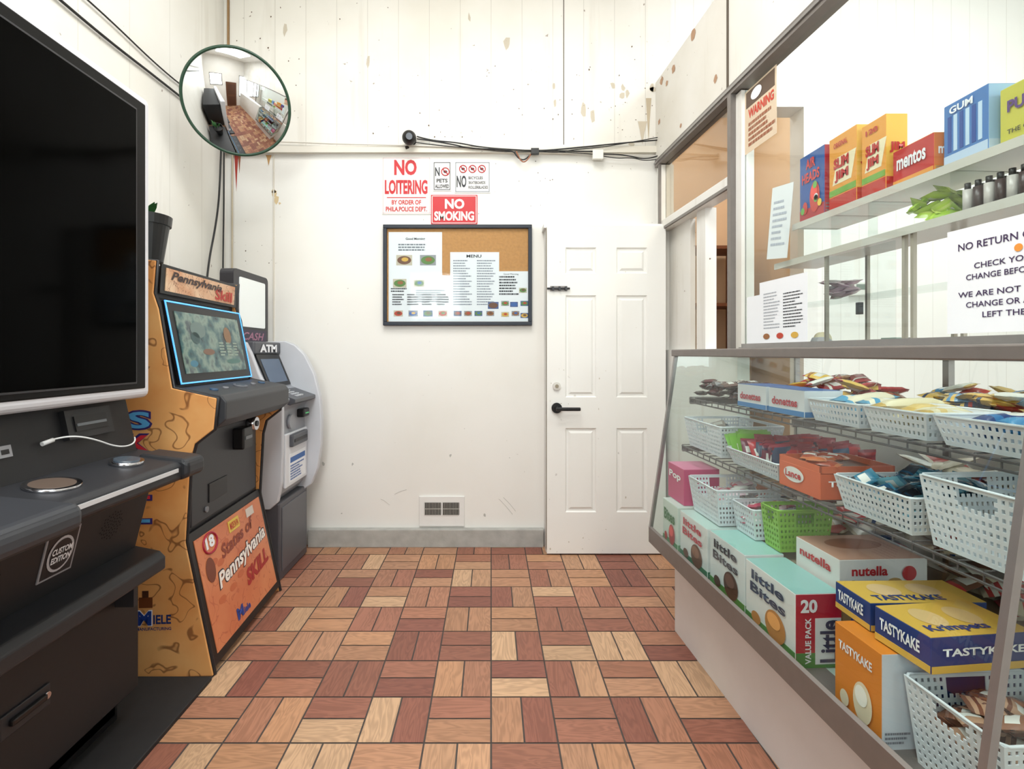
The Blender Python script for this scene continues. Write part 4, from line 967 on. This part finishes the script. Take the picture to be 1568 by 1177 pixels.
D = 0.429
carton('snack_carton', -0.405, -0.28, -1.21, -1.06, D, 0.62, (214, 226, 216), label='Bites', lcol=(60, 120, 70), pic=(190, 60, 60), band=(90, 160, 105), top=(205, 220, 212))
carton('snack_carton', -0.405, -0.28, -1.46, -1.235, D, 0.62, (228, 230, 228), label='little\nBites', lcol=(190, 40, 60), pic=(110, 70, 50), band=(40, 120, 85), top=(190, 212, 206))
carton('snack_carton', -0.405, -0.28, -1.70, -1.48, D, 0.625, (226, 230, 230), label='little\nBites', lcol=(60, 60, 70), pic=(80, 50, 40), band=(60, 140, 60), top=(160, 205, 198))
LB = carton('snack_carton', -0.41, -0.285, -1.945, -1.715, D, 0.622, (232, 232, 230), side=(188, 32, 56), label='little\nBites', lcol=(40, 60, 90), pic=(198, 134, 72), band=(70, 140, 70), top=(150, 196, 192), stripes=False)
slab(LB, 'end_white', (-0.01, -0.1162, 0.01), X, Z, 0.07, 0.12, 0.0006, C(230, 232, 232))
text(LB, 'Little', (0.052, -0.117, 0.015), Z, -X, 0.11, 0.05, C(45, 60, 90), 0.03, off=0.001)
text(LB, 'VALUE PACK', (-0.022, -0.117, 0.012), Z, -X, 0.12, 0.016, PAPER, 0.03, off=0.001)
text(LB, '20', (-0.05, -0.117, 0.145), X, Z, 0.045, 0.035, PAPER, 0.04, off=0.001)
carton('snack_carton', -0.27, -0.04, -1.93, -1.72, D, 0.60, (190, 150, 105))
NU = carton('snack_carton', -0.275, -0.03, -1.925, -1.75, 0.602, 0.70, (232, 226, 222), label='nutella', lcol=(190, 35, 40), top=(196, 150, 128), lpos=0.55, stripes=False)
slab(NU, 'end_band', (-0.12, -0.0885, 0.001), X, Z, 0.24, 0.022, 0.0005, C(150, 95, 65))
text(NU, 'nutella', (-0.09, -0.0885, 0.055), X, Z, 0.10, 0.026, C(190, 35, 40), 0.03); text(NU, 'B-ready', (-0.09, -0.0885, 0.026), X, Z, 0.08, 0.018, C(120, 75, 55), 0.02)
disc(NU, 'count_badge', (0.07, -0.0885, 0.06), X, Z, 0.02, 0.02, C(190, 35, 40)); disc(NU, 'bar_photo', (0.03, -0.0885, 0.035), X, Z, 0.022, 0.014, C(205, 160, 100))
disc(NU, 'top_photo', (0.0, 0.02, 0.098), X, Y, 0.08, 0.04, C(150, 90, 60), off=0.0015)
carton('snack_carton', -0.41, -0.29, -2.215, -2.085, D, 0.628, (226, 134, 46), side=(215, 220, 228), label='TASTYKAKE', lcol=(238, 240, 245), pic=(235, 220, 190), lpos=0.74, lh=0.1)
carton('snack_carton', -0.28, -0.05, -2.2, -1.97, D, 0.628, (30, 58, 122))
TC = (32, 62, 126)
carton('snack_carton', -0.365, -0.10, -2.14, -2.03, 0.63, 0.692, TC, label='TASTYKAKE', slabel='TASTYKAKE', top=(226, 184, 84), tpic=(225, 190, 140), tlabel='TASTYKAKE', tlcol=TC, band=(226, 180, 80), rz=-2, stripes=False, lh=0.4, lpos=.4)
carton('snack_carton', -0.375, -0.15, -2.28, -2.155, 0.63, 0.70, TC, label='TASTYKAKE', slabel='TASTYKAKE', top=(224, 180, 80), tpic=(222, 186, 130), tlabel='Krimpets', tlcol=TC, band=(228, 182, 80), rz=3, stripes=False, lh=0.35, lpos=.42)
basket(-0.38, -0.12, -2.425, -2.235, D, 0.17); packets('cookie_packs', -0.36, -0.14, -2.40, -2.25, 0.50, 0.595, 40, [(112, 68, 50), (140, 92, 68), (88, 54, 44), (180, 142, 116)], (0.045, 0.07), tilt=0.4)
carton('snack_carton', -0.37, -0.22, -1.19, -1.03, 0.622, 0.77, (205, 70, 120), label='Pop', top=(225, 130, 165), stripes=False)
basket(-0.37, -0.13, -1.46, -1.23, 0.627, 0.13); packets('snack_packs', -0.35, -0.15, -1.44, -1.25, 0.64, 0.73, 24, [(225, 225, 222), (200, 170, 180), (190, 70, 90)], (0.05, 0.08))
basket(-0.32, -0.13, -1.60, -1.47, 0.63, 0.10); packets('snack_packs', -0.31, -0.14, -1.59, -1.48, 0.645, 0.72, 22, [(190, 60, 90), (225, 190, 198), (230, 225, 225)], (0.045, 0.07))
basket(-0.30, -0.12, -1.70, -1.61, 0.63, 0.13, C(140, 192, 72, 0.4))
carton('snack_carton', -0.26, 0.2, -1.70, -1.03, D, 0.6, (196, 180, 156), stripes=False)
carton('snack_carton', -0.03, 0.2, -2.38, -1.71, D, 0.6, (150, 120, 90), stripes=False)
packets('snack_packs', -0.02, 0.2, -2.36, -1.1, 0.605, 0.74, 70, [(205, 190, 160), (120, 80, 60), (190, 60, 60), (225, 220, 210), (60, 90, 140)], (0.07, 0.11))

Mz = 0.846
basket(-0.295, -0.04, -1.34, -1.02, Mz, 0.12)
packets('snack_packs', -0.27, -0.06, -1.32, -1.04, Mz + .01, Mz + .09, 24, [(200, 205, 210), (180, 170, 160), (140, 150, 170)], (0.06, 0.09))
basket(-0.295, -0.02, -1.69, -1.38, Mz, 0.055)
packets('candy_packs', -0.28, -0.04, -1.67, -1.40, Mz + 0.012, Mz + 0.1, 34, [(150, 28, 48), (110, 28, 56), (55, 30, 60), (185, 40, 50), (40, 60, 90)], (0.06, 0.09), 'stand')
packets('candy_packs', -0.10, 0.06, -1.67, -1.40, Mz + 0.012, Mz + 0.1, 24, [(150, 28, 48), (40, 90, 130), (55, 30, 60), (185, 40, 50)], (0.06, 0.09), 'stand')
packets('green_candy_packs', -0.29, -0.10, -1.40, -1.35, Mz + 0.005, Mz + 0.1, 4, [(120, 180, 64)], (0.12, 0.1), 'stand')
LC = carton('snack_carton', -0.295, -0.08, -1.88, -1.70, Mz, Mz + 0.075, (214, 100, 58), slabel='Toast Chee', top=(96, 52, 36), stripes=False)
for a in ((-0.107, 0.107, -0.09, -0.086), (-0.107, 0.107, 0.086, 0.09), (-0.107, -0.103, -0.09, 0.09), (0.103, 0.107, -0.09, 0.09)):
    box(LC, 'tray_rim', a[0], a[1], a[2], a[3], 0.07, 0.092, C(214, 102, 60))
disc(LC, 'logo_oval', (-0.1085, 0.02, 0.045), -Y, Z, 0.045, 0.022, C(235, 235, 230), off=0.001); text(LC, 'Lance', (-0.1085, 0.055, 0.035), -Y, Z, 0.07, 0.022, C(190, 40, 35), 0.03, off=0.003)
packets('cracker_packs', -0.28, -0.09, -1.87, -1.71, Mz + 0.078, Mz + 0.088, 8, [(205, 110, 60), (160, 70, 45)], (0.05, 0.09), tilt=0.1)
basket(-0.295, -0.04, -2.16, -1.93, Mz, 0.085); packets('blue_snack_packs', -0.28, -0.06, -2.14, -1.95, Mz + 0.015, Mz + 0.095, 80, [(44, 120, 150), (50, 54, 62), (30, 80, 115), (120, 175, 190)], (0.035, 0.065), tilt=0.8, th=0.006)
basket(-0.295, -0.06, -2.41, -2.18, Mz, 0.145)
packets('snack_packs', 0.0, 0.2, -2.35, -1.75, Mz + 0.0, Mz + 0.09, 40, [(200, 190, 170), (150, 60, 50), (215, 215, 210), (70, 80, 110)], (0.07, 0.11))

Tz = 1.057
packets('dark_snack_packs', -0.26, -0.05, -1.38, -1.03, Tz + 0.004, Tz + 0.06, 70, [(72, 60, 62), (112, 84, 76), (150, 150, 155), (96, 52, 56)], (0.045, 0.075), tilt=0.3)
DN = dict(label='donettes', lcol=(190, 40, 60), band=(60, 130, 190), top=(60, 100, 165), stripes=False, lpos=.35, lh=.32)
carton('snack_carton', -0.26, -0.14, -1.575, -1.40, Tz, Tz + 0.08, (226, 230, 234), **DN)
carton('snack_carton', -0.26, -0.14, -1.765, -1.59, Tz, Tz + 0.08, (226, 230, 234), **DN)
for a, b, cols in ((-1.975, -1.785, [(70, 150, 190), (225, 215, 190)]), (-2.165, -1.99, [(226, 180, 80), (228, 216, 180), (220, 190, 120)]), (-2.41, -2.18, [(36, 110, 170), (60, 140, 190), (24, 60, 120)])):
    basket(-0.265, -0.06, a, b, Tz, 0.06)
    packets('cookie_sleeves', -0.25, -0.08, a + .012, b - .012, Tz + 0.012, Tz + 0.07, 5, cols, (0.042, 0.16), 'row')
packets('cracker_packs', -0.10, 0.12, -1.75, -1.40, Tz + 0.004, Tz + 0.10, 60, [(190, 40, 45), (226, 186, 90), (165, 110, 66), (150, 30, 40), (235, 232, 225)], (0.05, 0.085), tilt=0.3)
packets('cracker_packs', -0.03, 0.15, -2.38, -1.80, Tz + 0.004, Tz + 0.09, 80, [(222, 180, 90), (50, 66, 100), (170, 60, 50), (225, 222, 212), (90, 140, 180)], (0.05, 0.085), tilt=0.3)

def shelving():
    e = rf_empty('acrylic_shelving')
    ac = C(222, 221, 217, 0.3)
    box(e, 'shelf_top', 0.075, 0.26, -2.75, -1.22, 1.757, 1.768, ac)
    box(e, 'shelf_mid', 0.075, 0.26, -2.75, -1.10, 1.617, 1.629, ac)
    box(e, 'shelf_low', 0.12, 0.26, -2.0, -1.08, 1.45, 1.456, GLASS)
    LP = C(202, 199, 190, 0.3)
    box(e, 'shelf_lip_top', 0.07, 0.075, -2.75, -1.22, 1.75, 1.775, LP); box(e, 'shelf_lip_mid', 0.07, 0.075, -2.75, -1.10, 1.61, 1.635, LP)
    for yy in (-1.245, -1.43, -1.60, -1.885, -2.3, -2.7): box(e, 'divider', 0.08, 0.255, yy, yy + 0.005, 1.629, 1.757, GLASS)
    for yy in (-1.40, -1.735, -1.765, -2.2, -2.6): box(e, 'leg', 0.08, 0.092, yy, yy + 0.010, 1.262, 1.617, C(176, 166, 152, 0.4)); box(e, 'leg_back', 0.24, 0.252, yy, yy + 0.010, 1.262, 1.617, C(176, 166, 152, 0.4))
    box(e, 'pass_door', 0.06, 0.065, -1.72, -1.42, 1.285, 1.60, GLASS)
    box(e, 'door_knob', 0.045, 0.06, -1.6, -1.585, 1.38, 1.42, DKGREY)
shelving()
Sz = 1.7685
c1 = carton('candy_carton', 0.09, 0.17, -1.385, -1.235, Sz, Sz + 0.27, (46, 90, 160), label='AIR\nHEADS', lcol=(215, 60, 50), pic=(205, 60, 50), band=(180, 40, 50), side=(180, 45, 60), rz=-3)
for k in range(5): disc(c1, 'fruit_print', (-0.04, random.uniform(-.06, .06), random.uniform(.05, .14)), -Y, Z, .012, .014, C(*random.choice([(240, 200, 60), (220, 90, 110), (240, 240, 240), (110, 180, 80)])), off=0.004)
for (a, b, xx, hh, nm) in ((-1.54, -1.40, 0.17, .275, 'SLIM'), (-1.66, -1.555, 0.16, .255, '120')):
    c2 = carton('candy_carton', 0.09, xx, a, b, Sz, Sz + hh, (230, 156, 60), side=(232, 184, 74), band=(190, 50, 40), stripes=False, rz=-3)
    l = b - a; wv = xx - 0.09
    slab(c2, 'logo_patch', (-wv / 2, l * .36, hh * .36), -Y, (0, -0.25, 1), l * .68, hh * .36, 0.001, C(238, 225, 190))
    text(c2, 'SLIM', (-wv / 2, l * .30, hh * .56), -Y, Z, l * .55, hh * .14, C(186, 34, 36), .05, off=.003)
    text(c2, 'JIM', (-wv / 2, l * .26, hh * .38), -Y, Z, l * .5, hh * .15, C(186, 34, 36), .05, off=.003)
    text(c2, '120' if nm == '120' else 'ORIGINAL', (-wv / 2, l * .3, hh * .84), -Y, Z, l * .5, hh * .07, C(186, 34, 36), .03, off=.003)
    text(c2, 'JIM', (-wv * .35, -l / 2, hh * .5), X, Z, wv * .7, hh * .14, C(186, 34, 36), .05, off=.003)
    slab(c2, 'green_band', (-wv / 2, l / 2 - .002, hh * .22), -Y, Z, l - .004, hh * .08, .0012, C(120, 170, 70))
carton('candy_carton', 0.09, 0.20, -1.83, -1.68, Sz, Sz + 0.12, (190, 45, 45), label='mentos', lcol=(235, 235, 240), band=(225, 150, 60), side=(222, 120, 50), slabel='mentos', top=(225, 180, 90), lpos=.45, lh=.35, rz=-4)
c3 = carton('candy_carton', 0.09, 0.17, -1.98, -1.85, Sz, Sz + 0.18, (66, 118, 182), side=(150, 185, 218), band=(185, 205, 228), top=(80, 130, 195), stripes=False, rz=-4)
for k in range(6): slab(c3, 'gum_stick_print', (-0.04, .052 - .018 * k, .045), -Y, (0, 0, 1), .011, .10, .001, C(190, 214, 236) if k % 2 else C(36, 74, 150))
text(c3, 'GUM', (-0.04, .045, .15), -Y, Z, .07, .02, PAPER, .03, off=.003)
c4 = carton('candy_carton', 0.09, 0.24, -2.24, -2.0, Sz, Sz + 0.15, (196, 190, 74), side=(205, 180, 80), top=(206, 204, 110), rz=-3)
text(c4, 'PUNCH', (-0.075, .10, .085), -Y, Z, .12, .03, C(90, 60, 120), .04, off=.003); text(c4, 'THE ORIGINAL', (-0.075, .10, .03), -Y, Z, .12, .012, INK, .01, off=.003)
for k in range(4): disc(c4, 'fruit_print', (-0.075, -.03 - .02 * k, .06 + .03 * (k % 2)), -Y, Z, .016, .016, C(200, 90, 120), off=0.003)
packets('green_candy_bag', 0.09, 0.24, -1.87, -1.72, 1.64, 1.71, 20, [(175, 205, 70), (200, 215, 110), (150, 185, 60)], (0.05, 0.08), tilt=0.7)
packets('pink_candy_bag', 0.13, 0.24, -1.41, -1.28, 1.46, 1.52, 12, [(215, 185, 198), (228, 222, 226)], (0.05, 0.08), tilt=.3)
e = rf_empty('small_bottles', 0.0, 0.0, 1.6295)
for r in range(2):
    for i in range(14):
        x = 0.1 + r * 0.04; y = -1.91 - i * 0.028
        cyl(e, 'bottle', (x, y, 0), (x, y, 0.065), 0.011, C(60, 44, 44, 0.3) if i % 2 else C(190, 185, 180, 0.3), seg=12); cyl(e, 'cap', (x, y, 0.065), (x, y, 0.083), 0.007, BLACK, seg=10)
e = rf_empty('card_terminal', 0.15, -1.62, 1.253)
prism(e, 'body', [(-0.04, 0), (0.04, 0), (0.04, 0.05), (-0.04, 0.02)], -0.045, 0.045, DKGREY, 0.004); box(e, 'display', -0.02, 0.02, -0.03, 0.03, 0.035, 0.048, C(150, 170, 160))
e = rf_empty('tape_dispenser', 0.14, -1.3, 1.253)
prism(e, 'body', [(-0.05, 0), (0.05, 0), (0.05, 0.03), (0.01, 0.06), (-0.03, 0.06), (-0.05, 0.02)], -0.02, 0.02, C(180, 180, 185), 0.004); cyl(e, 'roll', (0, -0.012, 0.05), (0, 0.012, 0.05), 0.03, C(225, 215, 180))
e = empty('wall_thermostat', (2.33, BY, 1.62))
box(e, 'body', 0, 0.13, -0.03, 0, 0, 0.09, C(228, 226, 220), bev=0.006); box(e, 'display', 0.03, 0.1, -0.032, -0.03, 0.04, 0.075, C(120, 130, 120))

# ------------------------------------------------------------------ lights
def added_fixture(x, y, power, sx=1.2, sy=0.6, name='added_ceiling_light', col=(1.0, 1.0, 1.0)):  # unseen overhead fixtures, added with area lamps to brighten the room
    e = empty(name, (x, y, CZ))
    box(e, 'housing', -sx / 2 - .03, sx / 2 + .03, -sy / 2 - .03, sy / 2 + .03, -0.06, 0, WHITE)
    box(e, 'diffuser', -sx / 2, sx / 2, -sy / 2, sy / 2, -0.065, -0.058, M('added_lamp_diffuser', (255, 250, 240), 0.4, emit=2.0))
    l = bpy.data.lights.new('lamp', 'AREA'); l.shape = 'RECTANGLE'; l.size = sx; l.size_y = sy; l.energy = power; l.color = col
    o = bpy.data.objects.new('lamp', l); COL.objects.link(o); o.parent = e; o.location = (0, 0, -0.08)
CW = (0.97, 0.99, 1.0)
added_fixture(-0.3, 1.6, 39, 1.4, 1.0, col=CW); added_fixture(-0.3, 0.0, 46, 1.4, 1.0, col=CW); added_fixture(2.4, 1.6, 54, 1.0, 1.2, col=CW)
added_fixture(1.8, 4.2, 18, 0.6, 0.6)  # added lamp that lights the storeroom
def daylight(x, z, w, h, power):
    l = bpy.data.lights.new('window_daylight', 'AREA'); l.shape = 'RECTANGLE'; l.size = w; l.size_y = h; l.energy = power; l.color = (0.94, 0.98, 1.0)
    o = bpy.data.objects.new('window_daylight', l); COL.objects.link(o); o.location = (x, FY - 0.15, z); o.rotation_euler = (math.radians(90), 0, 0)
daylight(-0.9, 2.17, 0.85, 0.8, 44); daylight(2.1, 1.8, 2.3, 1.7, 78)

w = bpy.data.worlds.new('World'); scene.world = w; w.use_nodes = True
bg = w.node_tree.nodes['Background']; bg.inputs[0].default_value = (0.86, 0.93, 1.0, 1); bg.inputs[1].default_value = 1.5

# ------------------------------------------------------------------ camera
cd = bpy.data.cameras.new('camera'); cam = bpy.data.objects.new('camera', cd); COL.objects.link(cam)
cam.location = (0, 0, 1.25); cam.rotation_euler = (math.radians(90), 0, 0)
cd.sensor_fit = 'HORIZONTAL'; cd.sensor_width = 36; cd.lens = 36 * 768 / 1568
cd.shift_x = 32 / 1568; cd.shift_y = -48 / 1568; cd.clip_start = 0.02
scene.camera = cam
scene.view_settings.view_transform = 'Standard'
scene.view_settings.exposure = 0.0
